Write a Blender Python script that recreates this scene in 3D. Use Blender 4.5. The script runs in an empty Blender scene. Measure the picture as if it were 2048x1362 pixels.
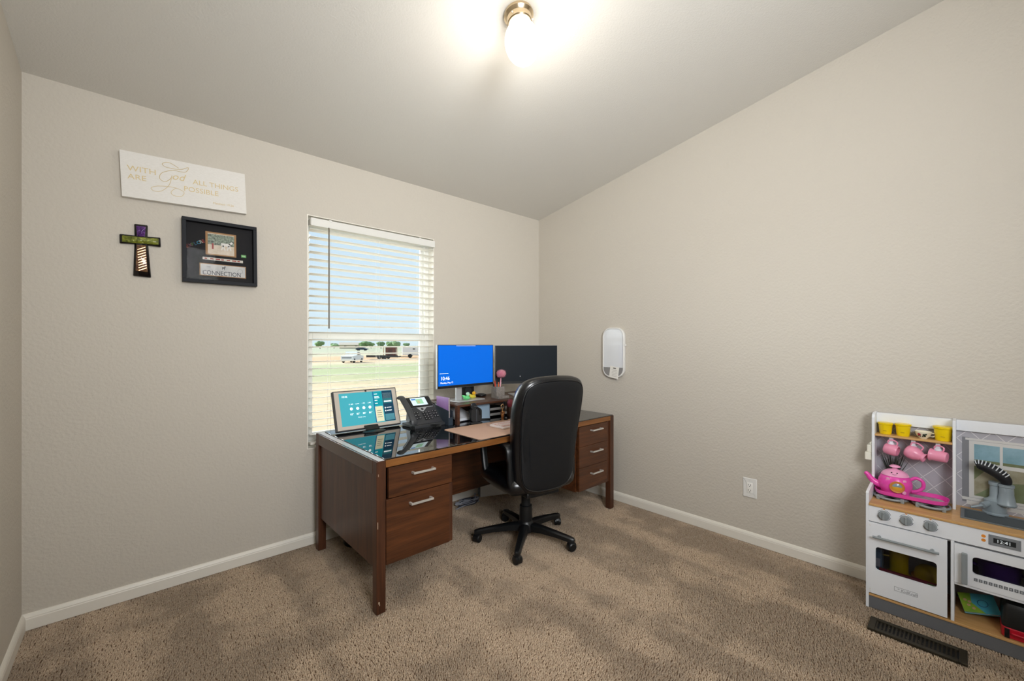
import bpy, bmesh, math, random
from math import sin, cos, pi, radians, sqrt
from mathutils import Vector, Matrix
random.seed(7)
S = bpy.context.scene
COL = S.collection
# ------------------------------------------------------------------ camera
cam = bpy.data.cameras.new('camera'); camo = bpy.data.objects.new('camera', cam); COL.objects.link(camo)
cam.sensor_fit = 'HORIZONTAL'; cam.sensor_width = 36.0; cam.lens = 832.5 / 2048 * 36.0
cam.shift_y = (689.6 - 681.0) / 2048.0
cam.clip_start = .02; cam.clip_end = 2000
camo.location = (0, 0, 1.27); camo.rotation_euler = (pi / 2, 0, -radians(90 - 47.715))
S.camera = camo
# ------------------------------------------------------------------ world, sun, exposure
SKY_STRENGTH = 1.2; SUN_STRENGTH = 22.0; LAMP_STRENGTH = 2.6; BULB_WATTS = 9.5; FILL_WATTS = 92.0
S.view_settings.view_transform = 'Standard'; S.view_settings.look = 'None'
S.view_settings.gamma = 1.0; S.view_settings.use_curve_mapping = False
S.view_settings.exposure = 0.0
w = bpy.data.worlds.new('sky'); S.world = w; w.use_nodes = True
nt = w.node_tree; nt.nodes.clear()
o_ = nt.nodes.new('ShaderNodeOutputWorld'); b_ = nt.nodes.new('ShaderNodeBackground')
tc = nt.nodes.new('ShaderNodeTexCoord'); sx = nt.nodes.new('ShaderNodeSeparateXYZ'); rp = nt.nodes.new('ShaderNodeValToRGB')
nt.links.new(tc.outputs['Generated'], sx.inputs[0]); nt.links.new(sx.outputs[2], rp.inputs[0])
rp.color_ramp.elements[0].position = 0.0; rp.color_ramp.elements[0].color = (.76, .86, .93, 1)
rp.color_ramp.elements[1].position = .55; rp.color_ramp.elements[1].color = (.55, .72, .95, 1)
nt.links.new(rp.outputs[0], b_.inputs[0]); b_.inputs[1].default_value = SKY_STRENGTH
nt.links.new(b_.outputs[0], o_.inputs[0])
sl = bpy.data.lights.new('sun', 'SUN'); slo = bpy.data.objects.new('sun', sl); COL.objects.link(slo)
sl.energy = SUN_STRENGTH; sl.angle = radians(85); sl.color = (.96, .98, 1)      # hazy bright sky around a veiled sun
slo.rotation_euler = Vector((.55, -1., -.16)).to_track_quat('-Z', 'Y').to_euler()
al = bpy.data.lights.new('added_fill', 'AREA'); alo = bpy.data.objects.new('added_fill', al); COL.objects.link(alo)
al.shape = 'RECTANGLE'; al.size = 1.8; al.size_y = 1.1; al.energy = FILL_WATTS; al.color = (.95, .975, 1)      # fill light added behind the camera, no such lamp in the room
al.spread = radians(125)
alo.location = (.80, -1.13, 1.95); alo.rotation_euler = Vector((.52, 1., .04)).to_track_quat('-Z', 'Y').to_euler()
# ------------------------------------------------------------------ helpers
def lin(c):
    if isinstance(c, str): c = tuple(int(c[i:i + 2], 16) for i in (0, 2, 4))
    return tuple((v / 255 / 12.92) if v / 255 <= .04045 else ((v / 255 + .055) / 1.055) ** 2.4 for v in c) + (1,)
MATS = {}
def mat(name, col, rough=.5, metal=0., spec=.5, var=None, bump=None, coat=0., emit=0., ior=None, stretch=(1, 1, 1), col2=None, sheen=0.):
    """var=(scale, amount) colour noise towards col2; bump=(scale, strength, distance)"""
    if name in MATS: return MATS[name]
    m = bpy.data.materials.new(name); m.use_nodes = True; n = m.node_tree; p = n.nodes['Principled BSDF']
    c = lin(col)
    p.inputs['Base Color'].default_value = c; p.inputs['Roughness'].default_value = rough
    p.inputs['Metallic'].default_value = metal; p.inputs['Specular IOR Level'].default_value = spec
    p.inputs['Coat Weight'].default_value = coat; p.inputs['Sheen Weight'].default_value = sheen
    if ior: p.inputs['IOR'].default_value = ior
    if emit:
        p.inputs['Emission Color'].default_value = c; p.inputs['Emission Strength'].default_value = emit
    if var or bump:
        t = n.nodes.new('ShaderNodeTexCoord'); mp = n.nodes.new('ShaderNodeMapping'); mp.inputs['Scale'].default_value = stretch
        n.links.new(t.outputs['Object'], mp.inputs[0])
    if var:
        nz = n.nodes.new('ShaderNodeTexNoise'); nz.inputs['Scale'].default_value = var[0]; nz.inputs['Detail'].default_value = 6
        nz.inputs['Roughness'].default_value = .6
        n.links.new(mp.outputs[0], nz.inputs[0])
        r = n.nodes.new('ShaderNodeValToRGB'); r.color_ramp.elements[0].position = .5 - var[1]; r.color_ramp.elements[1].position = .5 + var[1]
        r.color_ramp.elements[0].color = c; r.color_ramp.elements[1].color = lin(col2)
        n.links.new(nz.outputs[0], r.inputs[0]); n.links.new(r.outputs[0], p.inputs['Base Color'])
        if emit: n.links.new(r.outputs[0], p.inputs['Emission Color'])
    if bump:
        nz = n.nodes.new('ShaderNodeTexNoise'); nz.inputs['Scale'].default_value = bump[0]; nz.inputs['Detail'].default_value = 3
        n.links.new(mp.outputs[0], nz.inputs[0])
        bp = n.nodes.new('ShaderNodeBump'); bp.inputs['Strength'].default_value = bump[1]; bp.inputs['Distance'].default_value = bump[2]
        n.links.new(nz.outputs[0], bp.inputs['Height']); n.links.new(bp.outputs[0], p.inputs['Normal'])
    MATS[name] = m; return m
def glassy(name, tint, gloss=.12, rough=.02):
    """thin pane: tinted see-through plus a clear reflection"""
    if name in MATS: return MATS[name]
    m = bpy.data.materials.new(name); m.use_nodes = True; n = m.node_tree; n.nodes.clear()
    o = n.nodes.new('ShaderNodeOutputMaterial'); mx = n.nodes.new('ShaderNodeMixShader'); tr = n.nodes.new('ShaderNodeBsdfTransparent')
    gl = n.nodes.new('ShaderNodeBsdfGlossy'); fr = n.nodes.new('ShaderNodeFresnel'); fr.inputs['IOR'].default_value = 1.45
    tr.inputs[0].default_value = lin(tint); gl.inputs['Roughness'].default_value = rough
    mu = n.nodes.new('ShaderNodeMath'); mu.operation = 'MULTIPLY'; mu.inputs[1].default_value = gloss / .12
    n.links.new(fr.outputs[0], mu.inputs[0]); n.links.new(mu.outputs[0], mx.inputs[0])
    n.links.new(tr.outputs[0], mx.inputs[1]); n.links.new(gl.outputs[0], mx.inputs[2]); n.links.new(mx.outputs[0], o.inputs[0])
    MATS[name] = m; return m
def crom(pts, n=4, closed=False):
    P = [Vector(p) for p in pts]; out = []; N = len(P)
    rng = range(N) if closed else range(N - 1)
    for i in rng:
        a, b, c, d = ((P[(i - 1) % N], P[i], P[(i + 1) % N], P[(i + 2) % N]) if closed else (P[max(i - 1, 0)], P[i], P[i + 1], P[min(i + 2, N - 1)]))
        for k in range(n):
            t = k / n
            out.append(.5 * ((2 * b) + (c - a) * t + (2 * a - 5 * b + 4 * c - d) * t * t + (3 * b - a - 3 * c + d) * t ** 3))
    if not closed: out.append(P[-1])
    return out
def rrect(x0, y0, x1, y1, r, n=4):
    out = []
    for cx, cy, a in ((x1 - r, y1 - r, 0), (x0 + r, y1 - r, 90), (x0 + r, y0 + r, 180), (x1 - r, y0 + r, 270)):
        for k in range(n + 1):
            t = radians(a + 90 * k / n); out.append((cx + r * cos(t), cy + r * sin(t)))
    return out
class B:
    def __init__(s): s.bm = bmesh.new()
    def box(s, x0, y0, z0, x1, y1, z1, bev=0., seg=2):
        bm = s.bm if not bev else bmesh.new()
        v = [bm.verts.new((x, y, z)) for z in (z0, z1) for y in (y0, y1) for x in (x0, x1)]
        for f in ((0, 2, 3, 1), (4, 5, 7, 6), (0, 1, 5, 4), (1, 3, 7, 5), (3, 2, 6, 7), (2, 0, 4, 6)): bm.faces.new([v[i] for i in f])
        if bev:
            bmesh.ops.bevel(bm, geom=bm.edges[:], offset=bev, segments=seg, affect='EDGES', profile=.5)
            s.merge(bm)
        return s
    def merge(s, bm, M=None):
        mp = {v: s.bm.verts.new(M @ v.co if M else v.co) for v in bm.verts}
        for f in bm.faces:
            try: s.bm.faces.new([mp[v] for v in f.verts])
            except ValueError: pass
        bm.free(); return s
    def obox(s, c, u, v, hu, hv, hw, bev=0.):
        """box about c with axes u, v and u x v"""
        u = Vector(u).normalized(); v = Vector(v); v = (v - u * v.dot(u)).normalized(); ww = u.cross(v)
        M = Matrix(((u.x, v.x, ww.x, c[0]), (u.y, v.y, ww.y, c[1]), (u.z, v.z, ww.z, c[2]), (0, 0, 0, 1)))
        t = B().box(-hu, -hv, -hw, hu, hv, hw, bev); s.merge(t.bm, M); return s
    def tube(s, pts, r, seg=8, closed=False, cap=True):
        P = [Vector(p) for p in pts]; N = len(P); rings = []
        rr = r if isinstance(r, (list, tuple)) else [r] * N
        up = None
        for i in range(N):
            a = P[(i - 1) % N] if (closed or i > 0) else P[i]; b = P[(i + 1) % N] if (closed or i < N - 1) else P[i]
            d = (b - a)
            d = d.normalized() if d.length > 1e-9 else Vector((0, 0, 1))
            if up is None:
                up = Vector((0, 0, 1)) if abs(d.z) < .9 else Vector((1, 0, 0))
            x = up.cross(d)
            if x.length < 1e-6: x = Vector((0, 1, 0)).cross(d)
            x.normalize(); y = d.cross(x); up = y
            rings.append([s.bm.verts.new(P[i] + rr[i] * (cos(2 * pi * k / seg) * x + sin(2 * pi * k / seg) * y)) for k in range(seg)])
        for i in range(N if closed else N - 1):
            A, C = rings[i], rings[(i + 1) % N]
            for k in range(seg): s.bm.faces.new((A[k], A[(k + 1) % seg], C[(k + 1) % seg], C[k]))
        if cap and not closed:
            s.bm.faces.new(rings[0][::-1]); s.bm.faces.new(rings[-1])
        return s
    def cyl(s, p0, p1, r0, r1=None, seg=20): return s.tube([p0, p1], [r0, r0 if r1 is None else r1], seg)
    def lathe(s, prof, c=(0, 0, 0), axis=(0, 0, 1), seg=24, sq=(1, 1)):
        ax = Vector(axis).normalized(); x = ax.orthogonal().normalized(); y = ax.cross(x); c = Vector(c); rings = []
        if abs(ax.z) > .999: x = Vector((1, 0, 0)); y = Vector((0, 1 if ax.z > 0 else -1, 0))
        for r, h in prof:
            if r < 1e-6: rings.append([s.bm.verts.new(c + ax * h)])
            else: rings.append([s.bm.verts.new(c + ax * h + r * (sq[0] * cos(2 * pi * k / seg) * x + sq[1] * sin(2 * pi * k / seg) * y)) for k in range(seg)])
        for A, C in zip(rings, rings[1:]):
            for k in range(seg):
                k2 = (k + 1) % seg
                if len(A) == 1 and len(C) == 1: continue
                if len(A) == 1: s.bm.faces.new((A[0], C[k2], C[k]))
                elif len(C) == 1: s.bm.faces.new((A[k], A[k2], C[0]))
                else: s.bm.faces.new((A[k], A[k2], C[k2], C[k]))
        for R, f in ((rings[0], -1), (rings[-1], 1)):
            if len(R) > 1: s.bm.faces.new(R[::f])
        return s
    def ball(s, c, rx, ry=None, rz=None, seg=16, rings=10):
        ry = rx if ry is None else ry; rz = rx if rz is None else rz
        t = B(); t.lathe([(sin(pi * k / rings), -cos(pi * k / rings)) for k in range(rings + 1)], seg=seg)
        s.merge(t.bm, Matrix.Translation(Vector(c)) @ Matrix.Diagonal((rx, ry, rz, 1))); return s
    def loft(s, outline, layers, fn):
        """stack of inset copies of a closed outline: layers=(inset, depth); fn(u, v, d) -> point"""
        O = [Vector((p[0], p[1])) for p in outline]; N = len(O)
        area = sum(O[i].x * O[(i + 1) % N].y - O[(i + 1) % N].x * O[i].y for i in range(N)); sg = 1 if area > 0 else -1
        nr = []
        for i in range(N):
            d = (O[(i + 1) % N] - O[i - 1]); d = d.normalized() if d.length > 1e-9 else Vector((1, 0)); nr.append(Vector((-d.y, d.x)) * sg)
        rings = [[s.bm.verts.new(fn(*(O[i] + nr[i] * ins), dep)) for i in range(N)] for ins, dep in layers]
        for A, C in zip(rings, rings[1:]):
            for k in range(N): s.bm.faces.new((A[k], A[(k + 1) % N], C[(k + 1) % N], C[k]))
        s.bm.faces.new(rings[0][::-1]); s.bm.faces.new(rings[-1]); return s
    def poly(s, pts): s.bm.faces.new([s.bm.verts.new(p) for p in pts]); return s
    def build(s, name, m, parent=None, smooth=False, auto=None, org=None, kind=None, label=None):
        bm = s.bm
        if org is not None: bmesh.ops.translate(bm, verts=bm.verts[:], vec=-Vector(org))
        bmesh.ops.recalc_face_normals(bm, faces=bm.faces[:])
        me = bpy.data.meshes.new(name); bm.to_mesh(me); bm.free()
        me.materials.append(m)
        if smooth or auto:
            me.polygons.foreach_set('use_smooth', [True] * len(me.polygons))
            me.set_sharp_from_angle(angle=radians(auto or 40))
        o = bpy.data.objects.new(name, me); COL.objects.link(o)
        if parent: o.parent = parent
        if kind: o['kind'] = kind
        if label: o['label'] = label
        return o
def thing(name, label, cat, loc=(0, 0, 0), rz=0., group=None):
    o = bpy.data.objects.new(name, None); COL.objects.link(o); o.empty_display_size = .05
    o.location = loc; o.rotation_euler = (0, 0, radians(rz)); o['label'] = label; o['category'] = cat
    if group: o['group'] = group
    return o
def tag(o, label, cat, group=None):
    o['label'] = label; o['category'] = cat
    if group: o['group'] = group
    return o
def struct(o): o['kind'] = 'structure'; return o
def textmesh(name, txt, size, org, xd, yd, m, parent, ext=.0004, align='LEFT', sx=1., base=None, shear=0.):
    """flat print: letters as a thin mesh lying in the plane spanned by xd, yd"""
    cu = bpy.data.curves.new('t', 'FONT'); cu.body = txt; cu.size = size; cu.align_x = align; cu.extrude = ext; cu.resolution_u = 3; cu.shear = shear
    t = bpy.data.objects.new('t', cu); COL.objects.link(t)
    me = bpy.data.meshes.new_from_object(t.evaluated_get(bpy.context.evaluated_depsgraph_get()))
    bpy.data.objects.remove(t); bpy.data.curves.remove(cu)
    x = Vector(xd).normalized(); y = Vector(yd).normalized(); z = x.cross(y)
    me.transform(Matrix(((x.x * sx, y.x, z.x, org[0]), (x.y * sx, y.y, z.y, org[1]), (x.z * sx, y.z, z.z, org[2]), (0, 0, 0, 1))))
    if base is not None: me.transform(Matrix.Translation(-Vector(base)))
    me.materials.clear(); me.materials.append(m); me.name = name
    o = bpy.data.objects.new(name, me); COL.objects.link(o)
    if parent: o.parent = parent
    return o
# ------------------------------------------------------------------ materials
def wall_mat(name, col, bs=72., st=.55):
    return mat(name, col, .62, spec=.3, bump=(bs, st, .005))
WALL = wall_mat('wall_paint', 'cdc6ba'); CEIL = wall_mat('ceiling_paint', 'dedbd4', 120., .30)
TRIM = mat('trim_white', 'ece7dc', .38)
WHITE = mat('white_plastic', 'e9e8e4', .35); VINYL = mat('vinyl_white', 'e6e5df', .4); SLAT = mat('slat_white', 'eeeae0', .45)
BLACK = mat('black_plastic', '101214', .38); MATTE = mat('black_matte', '0c0d0f', .7); DKGREY = mat('dark_grey_plastic', '2c3036', .45)
CHROME = mat('brushed_nickel', 'dedcd6', .32, .55); SILVER = mat('silver_plastic', 'b9bbbd', .35, .3)
LEATHER = mat('black_leather', '090b0f', .30, spec=.7, bump=(260, .10, .002), coat=.15)
def wood(name, c1, c2, axis, rough=.38):
    if name in MATS: return MATS[name]
    m = bpy.data.materials.new(name); m.use_nodes = True; n = m.node_tree; p = n.nodes['Principled BSDF']; p.inputs['Roughness'].default_value = rough
    t = n.nodes.new('ShaderNodeTexCoord'); mp = n.nodes.new('ShaderNodeMapping')
    sc = [22., 22., 22.]; sc[axis] = 1.6; mp.inputs['Scale'].default_value = sc
    n.links.new(t.outputs['Object'], mp.inputs[0])
    nz = n.nodes.new('ShaderNodeTexNoise'); nz.inputs['Scale'].default_value = 1.3; nz.inputs['Detail'].default_value = 8; nz.inputs['Roughness'].default_value = .65; nz.inputs['Distortion'].default_value = .6
    n.links.new(mp.outputs[0], nz.inputs[0])
    mp2 = n.nodes.new('ShaderNodeMapping'); sc2 = [160., 160., 160.]; sc2[axis] = 5; mp2.inputs['Scale'].default_value = sc2; n.links.new(t.outputs['Object'], mp2.inputs[0])
    n2 = n.nodes.new('ShaderNodeTexNoise'); n2.inputs['Scale'].default_value = 1.; n2.inputs['Detail'].default_value = 3; n.links.new(mp2.outputs[0], n2.inputs[0])
    mx = n.nodes.new('ShaderNodeMath'); mx.operation = 'MULTIPLY_ADD'; mx.inputs[1].default_value = .35; n.links.new(n2.outputs[0], mx.inputs[0]); n.links.new(nz.outputs[0], mx.inputs[2])
    r = n.nodes.new('ShaderNodeValToRGB'); r.color_ramp.elements[0].position = .42; r.color_ramp.elements[1].position = .86
    r.color_ramp.elements[0].color = lin(c1); r.color_ramp.elements[1].color = lin(c2)
    n.links.new(mx.outputs[0], r.inputs[0]); n.links.new(r.outputs[0], p.inputs['Base Color'])
    bp = n.nodes.new('ShaderNodeBump'); bp.inputs['Strength'].default_value = .08; bp.inputs['Distance'].default_value = .002
    n.links.new(mx.outputs[0], bp.inputs['Height']); n.links.new(bp.outputs[0], p.inputs['Normal'])
    MATS[name] = m; return m
WOODZ = wood('walnut_upright_grain', '2c180f', '5e3823', 2); WOODX = wood('walnut_level_grain', '2e180c', '64391d', 0); WOODE = wood('walnut_light_edge', '6b3f1c', '93602f', 0)
WOODY = wood('walnut_top_grain', '2e1a10', '5a3722', 0, .14)
BEECH = wood('beech_laminate', 'b98a52', 'd9ae74', 1, .35); KWHITE = mat('laminate_white', 'eff2f7', .35); KGREY = mat('laminate_grey', '6c6e72', .45)
TOYGREY = mat('toy_grey', '8f9699', .4); YELLOW = mat('yellow_plastic', 'f2d20a', .3); PINK = mat('pink_plastic', 'f29ab8', .25); HOT = mat('hot_pink_plastic', 'ee4fb4', .25); PALEPINK = mat('pale_pink_plastic', 'f4a9cf', .3)
def carpet_mat():
    m = bpy.data.materials.new('carpet_pile'); m.use_nodes = True; n = m.node_tree; p = n.nodes['Principled BSDF']
    p.inputs['Roughness'].default_value = .9; p.inputs['Specular IOR Level'].default_value = .12; p.inputs['Sheen Weight'].default_value = .15; p.inputs['Sheen Roughness'].default_value = .6
    t = n.nodes.new('ShaderNodeTexCoord')
    def noise(scale, stretch=(1, 1, 1), rot=0., detail=3, dist=0., rough=.5):
        mp = n.nodes.new('ShaderNodeMapping'); mp.inputs['Scale'].default_value = stretch; mp.inputs['Rotation'].default_value = (0, 0, rot)
        n.links.new(t.outputs['Object'], mp.inputs[0])
        z = n.nodes.new('ShaderNodeTexNoise'); z.inputs['Scale'].default_value = scale; z.inputs['Detail'].default_value = detail; z.inputs['Distortion'].default_value = dist; z.inputs['Roughness'].default_value = rough
        n.links.new(mp.outputs[0], z.inputs[0]); return z.outputs[0]
    fine = noise(210, (1, 1, 1), .75, 2, 0., .6)
    r = n.nodes.new('ShaderNodeValToRGB'); r.color_ramp.elements[0].position = .34; r.color_ramp.elements[1].position = .66
    r.color_ramp.elements[0].color = lin(CARPET_A); r.color_ramp.elements[1].color = lin(CARPET_B); n.links.new(fine, r.inputs[0])
    # vacuum strokes: the pile lies one way or the other in long sweeps, and is scuffed by the chair
    st = noise(4.4, (1., .16, 1), -.10, 2, .3); sc = noise(6.5, (1, 1, 1), .4, 4, .2); st2 = noise(2.4, (.22, 1., 1), .25, 2, .4)
    a = n.nodes.new('ShaderNodeMath'); a.operation = 'MULTIPLY_ADD'; a.inputs[1].default_value = .45; n.links.new(sc, a.inputs[0]); n.links.new(st, a.inputs[2])
    a2 = n.nodes.new('ShaderNodeMath'); a2.operation = 'MULTIPLY_ADD'; a2.inputs[1].default_value = .6; n.links.new(st2, a2.inputs[0]); n.links.new(a.outputs[0], a2.inputs[2])
    mr = n.nodes.new('ShaderNodeMapRange'); mr.inputs['From Min'].default_value = .90; mr.inputs['From Max'].default_value = 1.15; mr.inputs['To Min'].default_value = .80; mr.inputs['To Max'].default_value = 1.22
    mr.interpolation_type = 'SMOOTHSTEP'; n.links.new(a2.outputs[0], mr.inputs[0])
    vm = n.nodes.new('ShaderNodeVectorMath'); vm.operation = 'SCALE'; n.links.new(r.outputs[0], vm.inputs[0]); n.links.new(mr.outputs[0], vm.inputs['Scale'])
    n.links.new(vm.outputs[0], p.inputs['Base Color']); return m
CARPET_A, CARPET_B = '9c856d', 'cdb9a1'
CARPET = carpet_mat()
# ------------------------------------------------------------------ room shell
XL, XR, YB, YF, SL, H0 = -.367, 2.928, 2.83, -1.15, .171, 2.482
def zc(y): return H0 + SL * (YB - y)
struct(B().box(XL - .1, YF - .1, -.12, XR + .1, YB + .1, -.0075).build('floor', mat('carpet_backing', '6e5641', .95)))
def carpet_pile():
    """cut-pile tufts: leaning three-sided tapers on a jittered grid, one mesh"""
    import numpy as np
    rg = np.random.default_rng(3); st = .0069
    gx, gy = np.meshgrid(np.arange(XL + .004, XR - .003, st), np.arange(YF + .01, YB - .004, st)); gx = gx.ravel(); gy = gy.ravel()
    keep = (gx * .6728 + gy * .7397) > -.1      # the pile stops well behind the camera
    gx = gx[keep] + rg.uniform(-.003, .003, keep.sum()); gy = gy[keep] + rg.uniform(-.003, .003, keep.sum()); n = len(gx)
    gx = np.clip(gx, XL + .002, XR - .002); gy = np.minimum(gy, YB - .002)
    a0 = rg.uniform(0, 2 * np.pi, n); rad = rg.uniform(.0034, .0048, n); hgt = rg.uniform(.0055, .0085, n); la = .9 + 1.2 * np.sin(gx * 3.1 + .6 * np.sin(gy * 2.3)) + rg.normal(0, .5, n); ln = rg.uniform(.001, .0042, n)
    V = np.zeros((n, 6, 3), np.float32); K = 3
    for k in range(K):
        a = a0 + k * 2 * np.pi / K
        V[:, k] = np.stack([gx + rad * np.cos(a), gy + rad * np.sin(a), np.full(n, -.0076)], 1)
        V[:, 3 + k] = np.stack([gx + .55 * rad * np.cos(a) + ln * np.cos(la), gy + .55 * rad * np.sin(a) + ln * np.sin(la), -.0076 + hgt + rg.uniform(-.001, .001, n)], 1)
    base = (np.arange(n) * 6)[:, None]
    q = np.concatenate([base + np.array([k, (k + 1) % 3, 3 + (k + 1) % 3, 3 + k]) for k in range(3)], 1).reshape(-1, 4); tp_ = base + np.array([3, 4, 5])
    me = bpy.data.meshes.new('carpet_pile'); me.vertices.add(n * 6); me.vertices.foreach_set('co', V.ravel())
    loops = np.concatenate([q.ravel(), tp_.ravel()]); me.loops.add(len(loops)); me.loops.foreach_set('vertex_index', loops.astype(np.int32))
    nq = len(q); nt3 = len(tp_); me.polygons.add(nq + nt3); me.polygons.foreach_set('loop_start', np.concatenate([np.arange(nq) * 4, nq * 4 + np.arange(nt3) * 3]).astype(np.int32))
    me.update(calc_edges=True); me.materials.append(CARPET); o = bpy.data.objects.new('carpet_pile', me); COL.objects.link(o); o['kind'] = 'stuff'; o['label'] = 'brown cut-pile carpet covering the whole floor'; o['category'] = 'carpet'
carpet_pile()
b = B(); t = .1
v = [(XL - t, YF - t), (XR + t, YF - t), (XR + t, YB + .12), (XL - t, YB + .12)]
lo = [b.bm.verts.new((x, y, zc(y))) for x, y in v]; hi = [b.bm.verts.new((x, y, zc(y) + .12)) for x, y in v]
b.bm.faces.new(lo[::-1]); b.bm.faces.new(hi)
for i in range(4): b.bm.faces.new((lo[i], lo[(i + 1) % 4], hi[(i + 1) % 4], hi[i]))
struct(b.build('ceiling', CEIL))
def side_wall(name, x0, x1):
    b = B(); pts = [(YF - .1, -.1), (YB + .12, -.1), (YB + .12, zc(YB + .12) + .02), (YF - .1, zc(YF - .1) + .02)]
    A = [b.bm.verts.new((x0, y, z)) for y, z in pts]; C = [b.bm.verts.new((x1, y, z)) for y, z in pts]
    b.bm.faces.new(A); b.bm.faces.new(C[::-1])
    for i in range(4): b.bm.faces.new((A[i], A[(i + 1) % 4], C[(i + 1) % 4], C[i]))
    return struct(b.build(name, WALL))
side_wall('wall_left', XL - .1, XL); side_wall('wall_right', XR, XR + .1)
struct(B().box(XL, YF - .1, -.1, XR, YF, zc(YF) + .01).build('wall_front', WALL))
WX0, WX1, WZ0, WZ1 = .815, 1.747, .605, 2.10
b = B()
for x0, x1, z0, z1 in ((XL, WX0, -.1, H0 + .01), (WX1, XR, -.1, H0 + .01), (WX0, WX1, -.1, WZ0), (WX0, WX1, WZ1, H0 + .01)): b.box(x0, YB, z0, x1, YB + .12, z1)
struct(b.build('wall_back', WALL))
def baseboard(name, p0, p1, nrm):
    """extruded profile with a moulded top, nrm points into the room"""
    prof = [(0, 0), (.013, 0), (.013, .048), (.0115, .052), (.0115, .056), (.008, .064), (.004, .070), (0, .071)]
    b = B(); n = Vector(nrm); rings = [[b.bm.verts.new(Vector(p) + n * d + Vector((0, 0, z))) for d, z in prof] for p in (p0, p1)]
    for k in range(len(prof)): b.bm.faces.new((rings[0][k], rings[0][(k + 1) % len(prof)], rings[1][(k + 1) % len(prof)], rings[1][k]))
    b.bm.faces.new(rings[0]); b.bm.faces.new(rings[1][::-1]); return struct(b.build(name, TRIM))
baseboard('baseboard_back', (XL, YB, 0), (XR, YB, 0), (0, -1, 0)); baseboard('baseboard_right', (XR, YF, 0), (XR, YB, 0), (-1, 0, 0))
baseboard('baseboard_left', (XL, YF, 0), (XL, YB, 0), (1, 0, 0)); baseboard('baseboard_front', (XL, YF, 0), (XR, YF, 0), (0, 1, 0))
# ------------------------------------------------------------------ window and blind
win = thing('window_1', 'white vinyl single-hung window behind the blind', 'window', (1.28, YB + .09, WZ0)); del win['category']; del win['label']; win['kind'] = 'structure'
wo = win.location
b = B()   # drywall returns and vinyl frame
b.box(WX0, YB + .001, WZ0 + .006, WX0 + .006, YB + .12, WZ1 - .006); b.box(WX1 - .006, YB + .001, WZ0 + .006, WX1, YB + .12, WZ1 - .006); b.box(WX0, YB + .001, WZ1 - .006, WX1, YB + .12, WZ1)
b.box(WX0, YB - .004, WZ0, WX1, YB + .12, WZ0 + .006)
b.build('window_return', TRIM, win, org=wo)
b = B(); gx0, gx1 = WX0 + .03, WX1 - .045
b.box(WX0 + .006, YB + .07, WZ0 + .006, gx0, YB + .12, WZ1 - .006, .003); b.box(gx1, YB + .07, WZ0 + .006, WX1 - .006, YB + .12, WZ1 - .006, .003)
b.box(gx0, YB + .07, WZ1 - .045, gx1, YB + .12, WZ1 - .006, .003); b.box(gx0, YB + .07, WZ0 + .006, gx1, YB + .12, WZ0 + .04, .003)
b.build('window_frame', VINYL, win, org=wo)
def sash(name, x0, x1, z0, z1, y, wl, wr, wb, wt):
    b = B(); b.box(x0, y, z0, x0 + wl, y + .022, z1, .003).box(x1 - wr, y, z0, x1, y + .022, z1, .003).box(x0 + wl, y, z0, x1 - wr, y + .022, z0 + wb, .003).box(x0 + wl, y, z1 - wt, x1 - wr, y + .022, z1, .003)
    s = b.build(name, VINYL, win, org=wo)
    B().box(x0 + wl - .002, y + .009, z0 + wb - .002, x1 - wr + .002, y + .013, z1 - wt + .002).build('window_pane', glassy('window_glass', 'f4f8f8', .10), s, org=wo)
sash('upper_sash', gx0, gx1, 1.318, WZ1 - .045, YB + .098, .012, .02, .034, .02)
sash('lower_sash', gx0, gx1, WZ0 + .04, 1.35, YB + .072, .024, .04, .05, .040)
bl = thing('window_blind', 'white two-inch slat window blind, slats open, over the only window', 'blind', (1.285, YB + .01, WZ1)); bo = bl.location
B().box(.832, YB - .012, 2.036, 1.742, YB + .045, 2.076, .003).build('headrail', VINYL, bl, org=bo)
B().box(.834, YB - .018, 2.030, 1.744, YB - .012, 2.080, .002).build('valance', VINYL, bl, org=bo)
for x in (.944, 1.60): B().box(x, YB - .021, 2.072, x + .02, YB + .02, 2.084, .002).build('valance_clip', WHITE, bl, org=bo)
sb = B(); n = 7; tl = radians(7.5)
ring = []
for x in (-.453, .453):
    top = []; bot = []
    for k in range(n):
        q = -.025 + .05 * k / (n - 1); cr = .0022 * (1 - (q / .025) ** 2)
        for L, dz in ((top, .0010), (bot, -.0010)):
            L.append(sb.bm.verts.new((x, q * cos(tl), -q * sin(tl) + cr + dz)))
    ring.append(top + bot[::-1])
N = len(ring[0])
for k in range(N): sb.bm.faces.new((ring[0][k], ring[0][(k + 1) % N], ring[1][(k + 1) % N], ring[1][k]))
sb.bm.faces.new(ring[0]); sb.bm.faces.new(ring[1][::-1])
s0 = sb.build('slat', SLAT, bl, smooth=True, auto=30)
zs = [2.006 - .0469 * k for k in range(29)]
for i, z in enumerate(zs):
    o = s0 if i == 0 else s0.copy()
    if i: COL.objects.link(o); o.parent = bl
    o.location = Vector((1.286, YB + .014, z)) - bo
B().box(.833, YB - .010, .630, 1.739, YB + .038, .646, .004).build('bottom_rail', SLAT, bl, org=bo)
for x in (.955, 1.29, 1.62):
    for y in (YB - .013, YB + .041): B().cyl((x, y, .64), (x, y, 2.04), .0007, seg=5).build('ladder_cord', VINYL, bl, org=bo)
B().tube([(.94, YB - .026, 2.03), (.94, YB - .03, 2.012), (.94, YB - .03, 1.375)], .0042, 8).build('tilt_wand', mat('smoked_wand', '6a6154', .3), bl, org=bo)
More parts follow.
